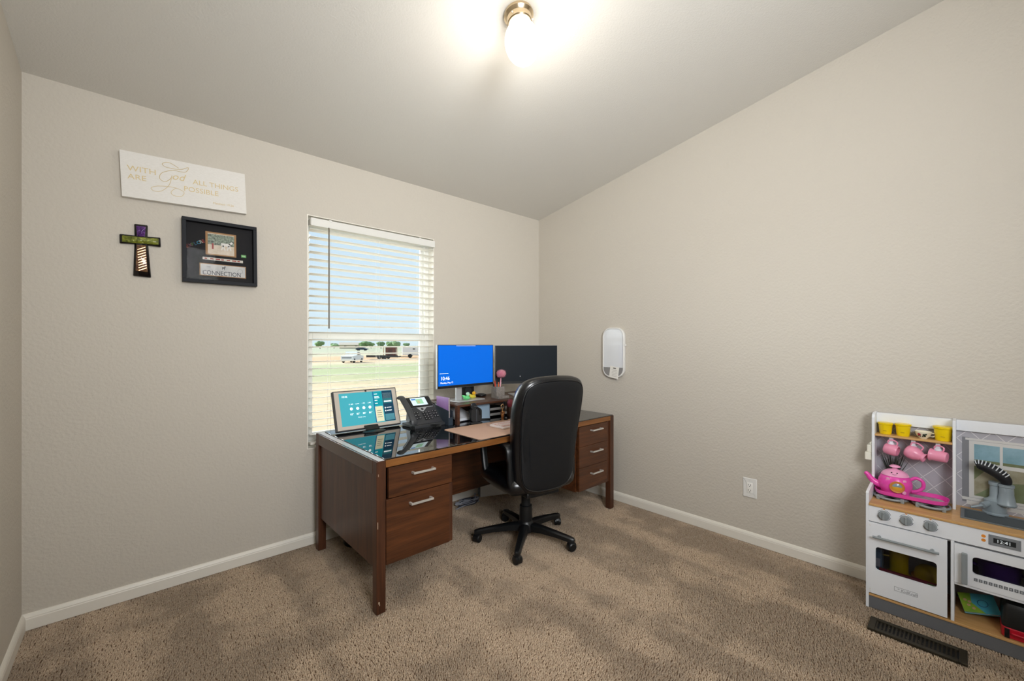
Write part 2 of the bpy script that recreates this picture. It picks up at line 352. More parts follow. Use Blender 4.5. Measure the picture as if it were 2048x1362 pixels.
# ------------------------------------------------------------------ ceiling lamp
LX, LY = 1.262, 1.345; lz = zc(LY); dn = Vector((0, -SL, -1)).normalized()
lamp = thing('ceiling_lamp', 'nickel flush ceiling lamp with a lit white glass globe', 'lamp', (LX, LY, lz)); L0 = Vector((LX, LY, lz))
B().lathe([(.0, 0), (.064, 0), (.066, .006), (.066, .014), (.060, .022), (.056, .026), (.054, .046), (.050, .050), (.0, .050)], axis=dn, seg=40).build('canopy', mat('lamp_nickel', 'd6c2a2', .22, 1.), lamp, auto=35)
for a in (30, 150, 270):
    x = dn.orthogonal().normalized(); y = dn.cross(x); d = x * cos(radians(a)) + y * sin(radians(a)); B().cyl(dn * .036 + d * .052, dn * .036 + d * .062, .003, seg=8).build('thumb_screw', CHROME, lamp)
prof = [(.043, .040), (.046, .052)] + [(.076 * sin(pi * k / 18), .142 - .1 * cos(pi * k / 18)) for k in range(4, 18)] + [(0, .242)]
gm = mat('lit_opal_glass', 'fff6ea', .4, emit=LAMP_STRENGTH)
B().lathe(prof, axis=dn, seg=40).build('globe', gm, lamp, smooth=True, label='glowing white glass globe')
pl = bpy.data.lights.new('lamp_glow', 'POINT'); plo = bpy.data.objects.new('lamp_glow', pl); COL.objects.link(plo); plo.parent = lamp
pl.energy = BULB_WATTS; pl.color = (1, .95, .87); pl.shadow_soft_size = .09; plo.location = dn * .36
# ------------------------------------------------------------------ desk
DX0, DX1, DY0, DY1, DT = .842, 2.772, 1.868, 2.742, .72
dk = thing('office_desk', 'walnut double-pedestal office desk with metal drawer pulls', 'desk', (DX0, DY0, 0)); do = dk.location
B().box(DX0 + .046, DY0 + .004, .688, DX1 - .046, DY1 - .004, DT, .001).build('desk_top', WOODY, dk, org=do)
B().box(DX0 + .046, DY0 - .001, .686, DX1 - .046, DY0 + .004, DT - .0005, .001).build('front_edge', WOODE, dk, org=do, label='lighter walnut edge band')
for x in (DX0, DX1 - .046):
    B().box(x, DY0 + .046, .655, x + .046, DY1 - .046, DT, .0015).build('top_rail', WOODY, dk, org=do)
    for y in (DY0, DY1 - .046):
        B().box(x, y, 0, x + .046, y + .046, DT, .003).build('leg', WOODZ, dk, org=do)
B().box(DX0 + .010, DY0 + .006, DT - .0005, DX0 + .042, DY1 - .010, DT + .0022, .0008).build('glare_strip', mat('painted_glare', 'd9dade', .25), dk, org=do, label='pale strip painted in for window glare along the window-side edge of the top')  # window glare on the wood edge, put in as a pale raised strip
SCUFF = mat('bare_wood_scuff', 'c9b49c', .7)
for x, y, z, hx, hz in ((DX0 + .006, DY0 - .0003, .42, .0012, .016), (DX0 + .012, DY0 - .0003, .055, .003, .005), (DX0 + .015, DY0 - .0003, .045, .0015, .004), (DX0 + .009, DY0 - .0003, .655, .0012, .006)): B().box(x - hx, y, z - hz, x + hx, y + .0006, z + hz).build('scuff_mark', SCUFF, dk, org=do)
for x in (DX0 + .012, DX1 - .030): B().box(x, DY0 + .046, .20, x + .018, DY1 - .046, .655, .001).build('side_panel', WOODZ, dk, org=do)
B().box(1.275, 2.50, .19, 2.338, 2.518, .688).build('modesty_panel', WOODX, dk, org=do)
def pedestal(x0, x1, zb, fronts):
    B().box(x0, DY0 + .03, zb, x0 + .014, DY1 - .05, .688).box(x1 - .014, DY0 + .03, zb, x1, DY1 - .05, .688).box(x0 + .014, DY0 + .03, zb, x1 - .014, DY1 - .05, zb + .014).box(x0 + .014, DY1 - .064, zb + .014, x1 - .014, DY1 - .05, .688).build('pedestal', WOODX, dk, org=do)
    for (fx0, fx1, z0, z1, hx0, hx1, hz) in fronts:
        d = B().box(fx0, DY0 + .006, z0, fx1, DY0 + .026, z1, .0015).build('drawer', WOODX, dk, org=do)
        B().box(fx0 + .015, DY0 + .026, z0 + .015, fx1 - .015, DY0 + .45, z0 + .022).build('drawer_tray', WOODX, d, org=do)
        yy = DY0 - .020
        B().box(hx0, yy - .004, hz - .005, hx1, yy + .004, hz + .005, .001).box(hx0, yy + .004, hz - .005, hx0 + .010, DY0 + .007, hz + .005).box(hx1 - .010, yy + .004, hz - .005, hx1, DY0 + .007, hz + .005).build('drawer_pull', CHROME, d, org=do)
pedestal(.888, 1.275, .214, [(.905, 1.267, .532, .680, 1.025, 1.150, .634), (.893, 1.252, .216, .528, 1.012, 1.138, .484)])
B().box(1.255, DY0 + .012, .216, 1.275, DY0 + .03, .528, .001).build('pedestal_stile', WOODZ, dk, org=do)
pedestal(2.338, 2.725, .214, [(2.352, 2.692, .536, .680, 2.480, 2.606, .644), (2.352, 2.692, .384, .534, 2.480, 2.606, .487), (2.352, 2.692, .218, .382, 2.480, 2.606, .328)])
B().box(2.694, DY0 + .012, .216, 2.725, DY0 + .03, .684, .001).build('pedestal_stile', WOODZ, dk, org=do)
gl = B().box(DX0 + .044, DY0 + .006, DT + .0003, DX1 - .005, DY1 - .02, DT + .0062, .0012).build('desk_glass', mat('smoked_desk_glass', '0b0d11', .02, ior=2.7, spec=.5), None)
tag(gl, 'dark reflective glass sheet covering the desk top', 'glass sheet')
GT = DT + .0064     # top of the glass
# ------------------------------------------------------------------ office chair
ch = thing('office_chair', 'black leather high-back office chair on a five-star caster base', 'chair', (1.896, 1.951, 0), -11)
def yb(z): u = (z - .37) / .72; return -.235 - .055 * u - .050 * u * u + .018 * sin(pi * u)
half = [(0, .372), (.09, .376), (.165, .402), (.208, .46), (.222, .55), (.232, .68), (.243, .82), (.244, .92), (.232, 1.005), (.195, 1.058), (.12, 1.083), (0, 1.09)]
side = crom(half, 4); outl = [(p[0], p[1]) for p in side[:-1]] + [(-p[0], p[1]) for p in side[:0:-1]]
def bfn(u, v, d): return Vector((u, yb(v) + d - .02 * (1 - (u / .25) ** 2), v))
cb = B().loft(outl, [(.045, .004), (.018, .008), (.004, .024), (0, .045), (.003, .070), (.014, .092), (.040, .108), (.09, .114)], bfn).build('back_cushion', LEATHER, ch, auto=50)
def inset(o, d):
    O = [Vector(p) for p in o]; N = len(O); r = []
    for i in range(N):
        t_ = (O[(i + 1) % N] - O[i - 1]).normalized(); r.append(O[i] + Vector((-t_.y, t_.x)) * d)
    return [(p.x, p.y) for p in r]
B().loft(inset(outl, .030), [(.0, .008), (.002, -.002), (.012, -.005), (.05, -.006)], bfn).build('rear_panel', mat('black_vinyl', '0d1014', .48, bump=(300, .1, .002)), cb, auto=50)
B().tube([bfn(u, v, .0015) for u, v in inset(outl, .027)], .0042, 6, closed=True).build('piping', LEATHER, cb, smooth=True)
so = crom([(-.24, -.20), (-.255, -.05), (-.25, .12), (-.215, .215), (-.12, .245), (0, .25), (.12, .245), (.215, .215), (.25, .12), (.255, -.05), (.24, -.20), (.15, -.235), (0, -.24), (-.15, -.235)], 3, True)
def sfn(u, v, d): return Vector((u, v, .375 + d - .02 * max(0, (v - .12) / .13) ** 2 * (1 if d > .05 else .3)))
B().loft([(p.x, p.y) for p in so][::-1], [(.10, .0), (.03, .006), (.006, .03), (0, .055), (.008, .085), (.04, .105), (.10, .112)], sfn).build('seat', LEATHER, ch, auto=50)
for s in (-1, 1):
    x = s * .228
    path = crom([(s * .205, -.195, .40), (x, -.188, .46), (x, -.182, .60), (x, -.170, .655), (x, -.12, .668), (x, 0, .668), (x, .12, .662), (x, .165, .635), (x, .15, .55), (x, .125, .46), (s * .205, .11, .40)], 5)
    b = B(); ring = []
    for i, p in enumerate(path):
        a = path[max(i - 1, 0)]; c = path[min(i + 1, len(path) - 1)]; d = (c - a).normalized(); side_ = Vector((1, 0, 0)); nn = d.cross(side_).normalized()
        wd = .026 if p.z > .6 else .02; th = .0135
        ring.append([b.bm.verts.new(p + side_ * (wd * sx_) + nn * (th * sy_)) for sx_, sy_ in ((-1, -.6), (-.7, -1), (.7, -1), (1, -.6), (1, .6), (.7, 1), (-.7, 1), (-1, .6))])
    for A, C in zip(ring, ring[1:]):
        for k in range(8): b.bm.faces.new((A[k], A[(k + 1) % 8], C[(k + 1) % 8], C[k]))
    b.bm.faces.new(ring[0]); b.bm.faces.new(ring[-1][::-1]); b.build('armrest', BLACK, ch, auto=50)
B().box(-.12, -.20, .345, .12, .14, .378, .008).build('seat_mechanism', BLACK, ch)
B().lathe([(.0, .07), (.042, .07), (.042, .20), (.040, .225), (.034, .228), (0, .228)], seg=28).build('column_shroud', BLACK, ch, auto=35)
B().lathe([(.0, .22), (.029, .22), (.029, .35), (0, .35)], seg=24).build('gas_lift', MATTE, ch, auto=35)
B().lathe([(0, .062), (.055, .062), (.058, .085), (.050, .118), (.043, .128), (0, .128)], seg=28).build('hub', BLACK, ch, auto=35)
for k in range(5):
    a = radians(72 * k + 1 + 11); d = Vector((cos(a), sin(a), 0)); q = Vector((-sin(a), cos(a), 0)); b = B(); ring = []
    for r, hw, z0, z1 in ((.03, .027, .068, .118), (.12, .024, .072, .112), (.22, .021, .066, .098), (.30, .019, .056, .086), (.328, .016, .054, .080), (.336, .010, .056, .074)):
        ring.append([b.bm.verts.new(d * r + q * (hw * sx_) + Vector((0, 0, z))) for sx_, z in ((-1, z0), (-1, z1 - .008), (-.6, z1), (.6, z1), (1, z1 - .008), (1, z0))])
    for A, C in zip(ring, ring[1:]):
        for j in range(6): b.bm.faces.new((A[j], A[(j + 1) % 6], C[(j + 1) % 6], C[j]))
    b.bm.faces.new(ring[0]); b.bm.faces.new(ring[-1][::-1]); leg = b.build('base_leg', BLACK, ch, auto=40)
    c = d * .315 + Vector((0, 0, .027)); w_ = (d * cos(.9) + q * sin(.9)); ax = Vector((-w_.y, w_.x, 0)); b = B()
    for s in (-1, 1): b.lathe([(0, .004), (.020, .004), (.026, .007), (.026, .018), (.020, .023), (0, .024)], c=c, axis=ax * s, seg=20)
    b.cyl(c + Vector((0, 0, .0)), c + Vector((0, 0, .034)), .006, seg=10); b.lathe([(0, -.012), (.028, -.012), (.030, 0), (.028, .012), (0, .012)], c=c + Vector((0, 0, .006)), axis=ax, seg=20)
    b.build('caster', BLACK, leg, auto=35)
# ------------------------------------------------------------------ things on the walls
def rot2(cx, cz, a):
    a = radians(a); ux = Vector((cos(a), 0, sin(a))); uz = Vector((-sin(a), 0, cos(a)))
    return lambda x, z, y: Vector((cx, 0, cz)) + ux * x + uz * z + Vector((0, y, 0)), ux, uz
# white scripture board
sg = thing('wall_sign', 'white board sign with faint gold lettering, top of the left wall group', 'sign', (.215, YB, 2.125)); f, ux, uz = rot2(0, 0, 2.4)
BOARD = mat('whitewashed_board', 'ece9e4', .6, var=(60, .25), col2='dedad2', stretch=(1, 1, 8)); GOLD = mat('gold_ink', 'd4c090', .5, .15)
B().obox((0, -.016, 0), ux, uz, .2625, .1135, .015, .0015).build('board', BOARD, sg)
def stx(s, size, x, z, al='LEFT', shear=0., sx=1.): textmesh('lettering', s, size, f(x, z, -.0316), ux, uz, GOLD, sg, .0005, al, sx, shear=shear)
stx('WITH', .038, -.238, .018, sx=1.12); stx('ARE', .036, -.238, -.022, sx=1.12); stx('ALL THINGS', .036, .02, .005, sx=1.05); stx('POSSIBLE', .036, -.02, -.038, sx=1.05); stx('Matthew 19:26', .016, .105, -.085)
stx('od', .050, -.068, .012, shear=.35)
for pts in ([(-.035, .075), (-.075, .095), (-.102, .082), (-.085, .068), (-.03, .07), (.005, .088), (-.01, .06), (-.06, .058), (-.105, .035), (-.115, .005), (-.095, -.008), (-.072, .012), (-.065, .03)],
            [(-.065, .03), (-.078, -.02), (-.11, -.058), (-.14, -.064), (-.15, -.05), (-.12, -.035), (-.06, -.03), (-.02, -.045), (-.03, -.07), (-.062, -.072), (-.072, -.055), (-.05, -.03)]):
    B().tube([f(x, z, -.0312) for x, z, _ in [(p[0], p[1], 0) for p in crom([(a, c_, 0) for a, c_ in pts], 6)]], .0013, 5).build('script_swash', GOLD, sg)
# glazed cross
cr = thing('wall_cross', 'glazed black cross with purple, green and bronze inlays hung on the wall', 'cross', (.028, YB, 1.76))
def cpoly(P): return [(x, z) for x, z in P]
CO = [[(-.026, .118), (.027, .120), (.026, .04), (.029, .01), (.040, -.147), (-.030, -.145), (-.025, .01), (-.024, .04)], [(.076, .066), (.078, .015), (.0, .016), (-.079, .010), (-.080, .058), (.0, .060)]]
def rounded(P, r=.006):
    O = [Vector((p[0], p[1])) for p in P]; out = []
    for i, p in enumerate(O):
        a = (O[i - 1] - p).normalized(); c_ = (O[(i + 1) % len(O)] - p).normalized()
        for k in range(4):
            t_ = k / 3; p0 = p + a * r; p1 = p + c_ * r; out.append(tuple(p0 * (1 - t_) ** 2 + p * 2 * t_ * (1 - t_) + p1 * t_ * t_))
    return out
wfn = lambda u, v, d: Vector((u, -d, v))
b = B()
for i, P in enumerate(CO): b.loft(rounded(P), [(.002, .001 + .0002 * i), (0, .005), (.001, .012 + .0003 * i), (.005, .016 + .0003 * i)], wfn)
b.build('cross_body', mat('black_glaze', '0d0a0c', .18, coat=.5), cr, auto=50)
def inlay(P, c1, c2, nm):
    m = mat('glaze_' + nm, c1, .2, .25, var=(70, .18), col2=c2, bump=(60, .8, .006), coat=.6)
    B().loft(rounded(P, .003), [(0, .014), (0, .017), (.003, .019)], wfn).build('inlay', m, cr, auto=40, label=nm + ' glazed inlay')
inlay([(-.018, .108), (.018, .109), (.015, .058), (-.014, .056)], '2a1048', '6a3a8c', 'purple'); inlay([(-.070, .050), (-.016, .052), (.016, .054), (.067, .057), (.068, .025), (.016, .022), (-.016, .020), (-.070, .018)], '3c4a12', '9aa03a', 'green')
inlay([(-.016, .012), (.018, .014), (.026, -.120), (-.020, -.118)], '4a2838', '9a7448', 'bronze')
for k in range(9): B().obox((.002 + .0006 * k, -.0195, -.004 - k * .013), (1, 0, .55), (0, 1, 0), .017, .0012, .0016).build('glaze_ridge', mat('bronze_ridge', 'c49a6a', .2, .5), cr)
# shadow-box frame
fr = thing('shadow_box_frame', 'black shadow-box frame with a horse photo and cut-out lettering', 'picture frame', (.361, YB, 1.779)); f, ux, uz = rot2(0, 0, .6)
FB = mat('frame_black', '10131a', .55, spec=.25); b = B(); hw, hh, d0 = .171, .172, -.042
for sx_, sz_, w_, h_ in ((0, hh - .009, hw, .009), (0, -hh + .009, hw, .009), (-hw + .009, 0, .009, hh - .018), (hw - .009, 0, .009, hh - .018)):
    b.obox(f(sx_, sz_, -.0225), ux, uz, w_, h_, .0195, .0012)
b.build('frame', FB, fr)
B().obox(f(0, 0, -.006), ux, uz, hw - .018, hh - .018, .003).build('backing', mat('black_card', '1b1a1d', .8), fr)
PY = -.0095
def card(nm, x0, z0, x1, z1, m, dy=0., par=fr, lab=None): return B().obox(f((x0 + x1) / 2, (z0 + z1) / 2, PY - dy), ux, uz, (x1 - x0) / 2, (z1 - z0) / 2, .0005).build(nm, m, par, label=lab)
KRAFT = mat('kraft_card', 'b28a62', .8); ph = card('kraft_mount', -.068, -.012, .074, .116, KRAFT)
card('photo', -.058, -.006, .064, .108, mat('photo_ground', 'cdb9a0', .4, var=(40, .2), col2='e2d4c0'), .001, ph); card('photo_trees', -.058, .046, .064, .104, mat('photo_trees', '2f3a2a', .4, var=(90, .12), col2='9aa890'), .0018, ph)
HW = mat('photo_white', 'e6e2dc', .4)
b = B()
for x, z, hu, hv, an in ((.024, .052, .022, .008, 0), (.048, .062, .010, .005, 40), (.008, .034, .003, .014, -18), (.016, .034, .003, .014, 20), (.034, .034, .003, .014, -15), (.044, .034, .003, .013, 22)):
    a = radians(an); b.obox(f(x, z, PY - .0024), ux * cos(a) + uz * sin(a), uz * cos(a) - ux * sin(a), hu, hv, .0003)
b.build('photo_horse', HW, ph); B().obox(f(-.036, .038, PY - .0024), ux, uz, .004, .016, .0003).build('photo_rider', mat('photo_red', 'a0403a', .5), ph)
for i, (c, cc) in enumerate(zip('EXPLORE', ('b0503c', '8a5a6a', '5a7a4a', '3a6a8a', '3fa8d0', 'd8d0c4', 'b04a44'))):
    textmesh('cut_letter', c, .024, f(-.150 + i * .0118, .012 + i * .0062, PY - .0012), ux + uz * .55, uz - ux * .55, mat('letter_' + cc, cc, .7), fr, .0006)
card('sticker', .097, -.008, .122, .008, mat('sticker_green', '4f9a4c', .5)); card('sticker_inner', .101, -.004, .118, .004, mat('sticker_pale', 'a8d49a', .5), .001)
rb = card('word_strip', -.082, -.040, .106, -.026, mat('strip_paper', 'e2dcd2', .7))
for k in range(7): card('strip_word', -.074 + k * .0255, -.036, -.074 + k * .0255 + .012 + .008 * ((k * 7) % 3) / 2, -.030, mat('strip_red', 'b0564c', .7), .0008, rb)
cc_ = card('kraft_strip', -.096, -.128, .120, -.060, KRAFT); cp = card('title_card', -.092, -.124, .116, -.064, mat('title_paper', 'c9cacb', .6, var=(25, .2), col2='e4e2de'), .001, cc_)
textmesh('title_lettering', 'CONNECTION', .034, f(.006, -.122, PY - .0018), ux, uz, mat('title_ink', '2e3340', .6), cp, .0002, 'CENTER', .78)
textmesh('title_lettering', 'THE', .010, f(-.066, -.082, PY - .0018), ux, uz, mat('title_ink', '2e3340', .6), cp, .0002)
B().tube([f(.092 + .012 * cos(t_ * pi / 10), -.090 + .012 * sin(t_ * pi / 10), PY - .0018) for t_ in range(20)], .0006, 4, closed=True).build('stamp', mat('stamp_grey', '8a8c90', .6), cp)
b = B().obox(f(.012, -.078, PY - .0018), ux, uz, .006, .003, .0003).obox(f(.0075, -.085, PY - .0018), ux, uz, .001, .005, .0003).obox(f(.0165, -.085, PY - .0018), ux, uz, .001, .005, .0003).obox(f(.019, -.073, PY - .0018), ux, uz, .002, .005, .0003); b.build('title_horse', mat('title_ink', '2e3340', .6), cp)
B().obox(f(0, 0, -.034), ux, uz, hw - .0175, hh - .0175, .0008).build('glass', glassy('frame_glass', 'fafafa', .006), fr)
# wall board on the right wall
wb = thing('wall_board', 'slim white rounded wall board with a grey pocket on the right wall', 'wall board', (XR, 1.962, 1.207))
rfn = lambda u, v, d: Vector((-d, -u, v))
wo2 = rrect(-.103, -.203, .103, .203, .072, 8)
B().loft(wo2, [(.002, .0015), (0, .004), (0, .026), (.003, .029), (.010, .029), (.011, .022), (.02, .022)], rfn).build('board_frame', WHITE, wb, auto=40)
B().loft(inset(wo2, .0112), [(0, .0222), (0, .0245)], rfn).build('board_face', mat('gloss_white', 'e4e6e8', .10, spec=.6), wb)
pk = [p for p in inset(wo2, .0114) if p[1] < -.125]; zt = -.122
pk = [(min(p[0] for p in pk), zt)] + sorted([p for p in pk], key=lambda p: math.atan2(p[1] + .12, p[0]) % (2 * pi)) + [(max(p[0] for p in pk), zt)]
B().loft(pk, [(0, .0247), (0, .0277)], rfn).build('felt_pocket', mat('grey_felt', '9d9b99', .95, var=(400, .3), col2='7d7b79'), wb)
B().box(-.030, -.112, .052, -.004, -.103, .066, .002).build('pen_clip', WHITE, wb)
nt_ = thing('paper_note', 'small white paper note sticking out of the wall board pocket', 'note', (XR - .030, 1.950, 1.045)); a = radians(-8)
un = Vector((0, -cos(a), sin(a))); vn = Vector((0, sin(a), cos(a)))
B().obox((0, 0, 0), un, vn, .042, .047, .0008).build('sheet', mat('note_paper', 'efece4', .8), nt_)
for k in range(5): B().obox(un * .002 * k + vn * (.018 - .012 * k) + Vector((-.0011, 0, 0)), un, vn, .026 - .003 * (k % 2), .0012, .0002).build('scribble', mat('note_ink', 'b0aca4', .8), nt_)
B().obox(vn * .034 + Vector((-.0014, 0, 0)), un, vn, .013, .004, .0004).build('stub', mat('note_stub', '6b6862', .8), nt_)
# wall outlet
ou = thing('wall_outlet', 'white duplex power outlet low on the right wall', 'outlet', (XR, .949, .352))
B().loft(rrect(-.041, -.062, .041, .062, .003, 2), [(0, .0005), (0, .003), (.004, .0055)], rfn).build('cover_plate', WHITE, ou, auto=30)
rc = B().loft(rrect(-.017, -.034, .017, .034, .002, 2), [(0, .0052), (0, .0068), (.001, .0072)], rfn).build('receptacle', mat('outlet_white', 'f0eee8', .3), ou, auto=30)
SLOT = mat('slot_black', '0a0a0a', .9)
for z in (.016, -.018):
    for y in (.0065, -.0065): B().box(-.0076, y - .0012, z, -.0070, y + .0012, z + .009).build('slot', SLOT, rc)
    B().cyl((-.0069, 0, z - .006), (-.0076, 0, z - .006), .0028, seg=10).build('ground_slot', SLOT, rc)
for z in (.048, -.048): B().cyl((-.005, 0, z), (-.0066, 0, z), .0026, seg=12).build('screw', CHROME, ou)
# floor register
VB = mat('register_bronze', '3a352a', .45, .5); vt = thing('floor_register', 'dark bronze floor register set in the carpet before the toy kitchen', 'floor vent', (2.482, .157, 0), .4)
b = B().box(-.057, -.152, .0005, .057, -.128, .011, .002).box(-.057, .128, .0005, .057, .152, .011, .002).box(-.057, -.128, .0005, -.036, .128, .011, .002).box(.036, -.128, .0005, .057, .128, .011, .002); b.build('frame', VB, vt)
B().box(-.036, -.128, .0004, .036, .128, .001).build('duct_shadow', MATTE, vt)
for k in range(20):
    y = -.128 + .256 * (k + .5) / 20; B().obox((0, y + .0032, .0062), (1, 0, 0), (0, .9, .43), .036, .0030, .0006).build('louver', VB, vt)
# ------------------------------------------------------------------ things on the desk
def lit(name, col, e): return mat(name, col, .35, emit=e, spec=.12)
# smart display
sd = thing('smart_display', 'wide smart display in a pale bezel at the window end of the desk', 'smart display', (1.121, 2.575, GT))
tl = radians(19); ub = Vector((0, sin(tl), cos(tl))); nb = Vector((0, -cos(tl), sin(tl)))
def sp(x, z, d=0.): return Vector((x, 0, .012)) + ub * z + nb * d       # d towards the viewer
XA = Vector((1, 0, 0)); DW, DH = .211, .254
B().obox(sp(0, DH / 2, -.014), XA, ub, DW, DH / 2, .016, .004).build('housing', mat('display_housing', '3c3c3e', .5), sd)
B().obox(sp(0, DH / 2, .0025), XA, ub, DW - .007, DH / 2 - .007, .001).build('bezel', mat('display_bezel', 'c9bfb2', .5), sd)
sc = B().obox(sp(0, .132, .004), XA, ub, .176, .104, .0006).build('screen', lit('screen_teal', '3f9aa8', .55), sd)
def tile(nm, x0, z0, x1, z1, m, d=.005, par=None): return B().obox(sp((x0 + x1) / 2, (z0 + z1) / 2, d), XA, ub, (x1 - x0) / 2, (z1 - z0) / 2, .0002).build(nm, m, par or sc)
tile('screen_tile', .046, .138, .102, .230, lit('tile_teal', '138a96', .55)); tile('screen_tile', .046, .034, .098, .133, lit('tile_cream', 'd2cfb0', .5)); tile('screen_column', .040, .030, .046, .234, lit('tile_blue', '1a5f8c', .5))
tile('screen_column', .104, .030, .176, .234, lit('tile_navy', '1d3f55', .4)); tile('screen_photo', .108, .150, .168, .220, lit('tile_photo', '7f9aa0', .5)); tile('screen_photo', .108, .150, .168, .182, lit('tile_photo_low', '2f6a72', .5), .0055)
tile('screen_tile', .108, .036, .172, .078, lit('tile_fade', '5a9aa8', .5))
TW = lit('screen_text_white', 'f2f6f6', .9); TD = mat('screen_text_dark', '5c6a60', .6)
def dtx(s_, size, x, z, m=TW, al='LEFT'): textmesh('screen_text', s_, size, sp(x, z, .006), XA, ub, m, sc, .0001, al)
dtx('10:46', .017, -.162, .208)
for i, (h_, t_) in enumerate((('11 AM', '83°'), ('12 PM', '83°'), ('1 PM', '85°'), ('2 PM', '86°'))):
    x = -.108 + i * .040; dtx(h_, .010, x, .160, al='CENTER'); dtx(t_, .016, x, .094, al='CENTER')
    B().lathe([(0, 0), (.009, 0), (.009, .0004), (0, .0004)], c=sp(x, .134, .0052), axis=nb, seg=14).build('sun_icon', TW, sc)
dtx('Mostly sunny', .009, -.048, .074, al='CENTER')
for k in range(4): tile('note_line', .056, .062 + k * .014, .088 - .004 * (k % 2), .065 + k * .014, TD, .006)
for z, w_ in ((.214, .022), (.196, .030), (.188, .034), (.172, .018), (.152, .018)): tile('tile_line', .050, z, .050 + w_, z + .004, TW, .006)
for z in (.118, .098): tile('tile_line', .124, z, .158, z + .004, TW, .006); tile('tile_icon', .112, z - .003, .118, z + .006, TW, .006)
tile('caption', .112, .158, .164, .166, TW, .0062)
B().obox(sp(-.002, .243, .0042), XA, ub, .006, .005, .0006).build('camera_window', MATTE, sd)
B().lathe([(0, 0), (.056, 0), (.058, .003), (.050, .007), (0, .010)], c=(0, -.055, 0), seg=32, sq=(1.25, .85)).build('stand_base', BLACK, sd, auto=35)
B().obox((0, -.020, .020), XA, (0, .8, .6), .045, .020, .004, .002).build('stand_arm', BLACK, sd)
# desk phone
dp = thing('desk_phone', 'dark grey office desk phone with a colour screen and curly cord', 'phone', (1.444, 2.425, GT), 1)
PG = mat('phone_graphite', '35373a', .45); PKEY = mat('phone_key', '1d1f22', .4)
t2 = radians(41); ff = Vector((0, cos(t2), sin(t2))); nf = Vector((0, -sin(t2), cos(t2)))
def fp(x, v_, d=0.): return Vector((x, 0, .024)) + ff * v_ + nf * d
B().obox(fp(.022, .115, -.012), XA, ff, .100, .118, .012, .004).build('face_body', PG, dp)
B().obox((0.022, .145, .066), XA, (0, 1, .2), .080, .028, .055, .004).obox((.01, .06, .010), XA, (0, 1, 0), .115, .085, .010, .003).build('base_stand', PG, dp)
B().obox(fp(.022, .186, .003), XA, ff, .088, .045, .004, .003).build('screen_surround', mat('phone_gloss', '16181b', .2), dp)
ps = B().obox(fp(.018, .187, .0075), XA, ff, .058, .034, .0005).build('phone_screen', lit('phone_screen', 'c9dbe0', .55), dp)
for x, z, w_, h_, c in ((.022, .187, .026, .022, '8fc2a0'), (.014, .184, .010, .012, 'd7b48a'), (-.018, .207, .016, .006, '3f74c0')): B().obox(fp(x, z, .0083), XA, ff, w_, h_, .0002).build('screen_print', lit('phone_' + c, c, .5), ps)
b = B(); b.poly([fp(-.066, .140, .0006), fp(-.020, .140, .0006), fp(-.002, .112, .0006), (fp(.014, .100, .0006)), fp(.030, .112, .0006), fp(.060, .136, .0006), fp(.110, .136, .0006), fp(.110, .143, .0006), fp(-.066, .146, .0006)]); b.build('silver_trim', SILVER, dp)
B().lathe([(.0, .0), (.016, 0), (.016, .004), (.010, .005), (0, .005)], c=fp(.014, .119), axis=nf, seg=22).build('nav_ring', SILVER, dp, auto=35); B().lathe([(0, 0), (.010, 0), (.010, .006), (0, .006)], c=fp(.014, .119), axis=nf, seg=18).build('nav_button', PG, dp)
kb = B(); kw = B()
for i in range(3):
    for j in range(4): kb.obox(fp(.012 + i * .022 - .004, .032 + j * .019, .002), XA, ff, .008, .006, .003, .001); kw.obox(fp(.012 + i * .022 - .004, .032 + j * .019, .0052), XA, ff, .002, .002, .0002)
for i in range(2):
    for j in range(3): kb.obox(fp(-.056 + i * .022, .046 + j * .024, .002), XA, ff, .008, .006, .003, .001); kb.obox(fp(.084 + i * .020, .046 + j * .024, .002), XA, ff, .007, .006, .003, .001); kw.obox(fp(-.056 + i * .022, .046 + j * .024, .0052), XA, ff, .003, .0015, .0002); kw.obox(fp(.084 + i * .020, .046 + j * .024, .0052), XA, ff, .003, .0015, .0002)
kp = kb.build('keypad', PKEY, dp); kw.build('key_print', mat('key_print', 'd8d8d8', .6), kp)
hs = crom([fp(-.103, .000, .012), fp(-.105, .012, .026), fp(-.106, .05, .031), fp(-.106, .12, .033), fp(-.106, .18, .030), fp(-.105, .222, .022), fp(-.103, .236, .006)], 4); b = B(); ring = []
for i, p in enumerate(hs):
    q = i / (len(hs) - 1); w_ = .0235 if .12 < q < .88 else .026; th = .010 + .009 * max(0, abs(q - .5) * 2 - .55)
    a = hs[max(i - 1, 0)]; c = hs[min(i + 1, len(hs) - 1)]; d = (c - a).normalized(); nn = d.cross(XA).normalized()
    ring.append([b.bm.verts.new(p + XA * (w_ * cos(2 * pi * k / 12)) + nn * (th * sin(2 * pi * k / 12))) for k in range(12)])
for A, C in zip(ring, ring[1:]):
    for k in range(12): b.bm.faces.new((A[k], A[(k + 1) % 12], C[(k + 1) % 12], C[k]))
b.bm.faces.new(ring[0]); b.bm.faces.new(ring[-1][::-1]); b.build('handset', mat('handset_grey', '3f4144', .4), dp, auto=60)
path = crom([(-.108, .01, .012), (-.13, -.03, .010), (-.10, -.075, .0085), (-.04, -.088, .0085), (.03, -.082, .0085), (.06, -.065, .0085), (.045, -.045, .012), (.01, -.02, .012)], 34); co = []
for i, p in enumerate(path): a = i * 1.25; d = (path[min(i + 1, len(path) - 1)] - path[max(i - 1, 0)]).normalized(); u_ = d.orthogonal().normalized(); u_ = Vector((0, 0, 1)).cross(d).normalized(); co.append(p + u_ * (.006 * cos(a)) + Vector((0, 0, 1)) * (.006 * sin(a)))
B().tube(co, .0019, 5).build('curly_cord', BLACK, dp, smooth=True)
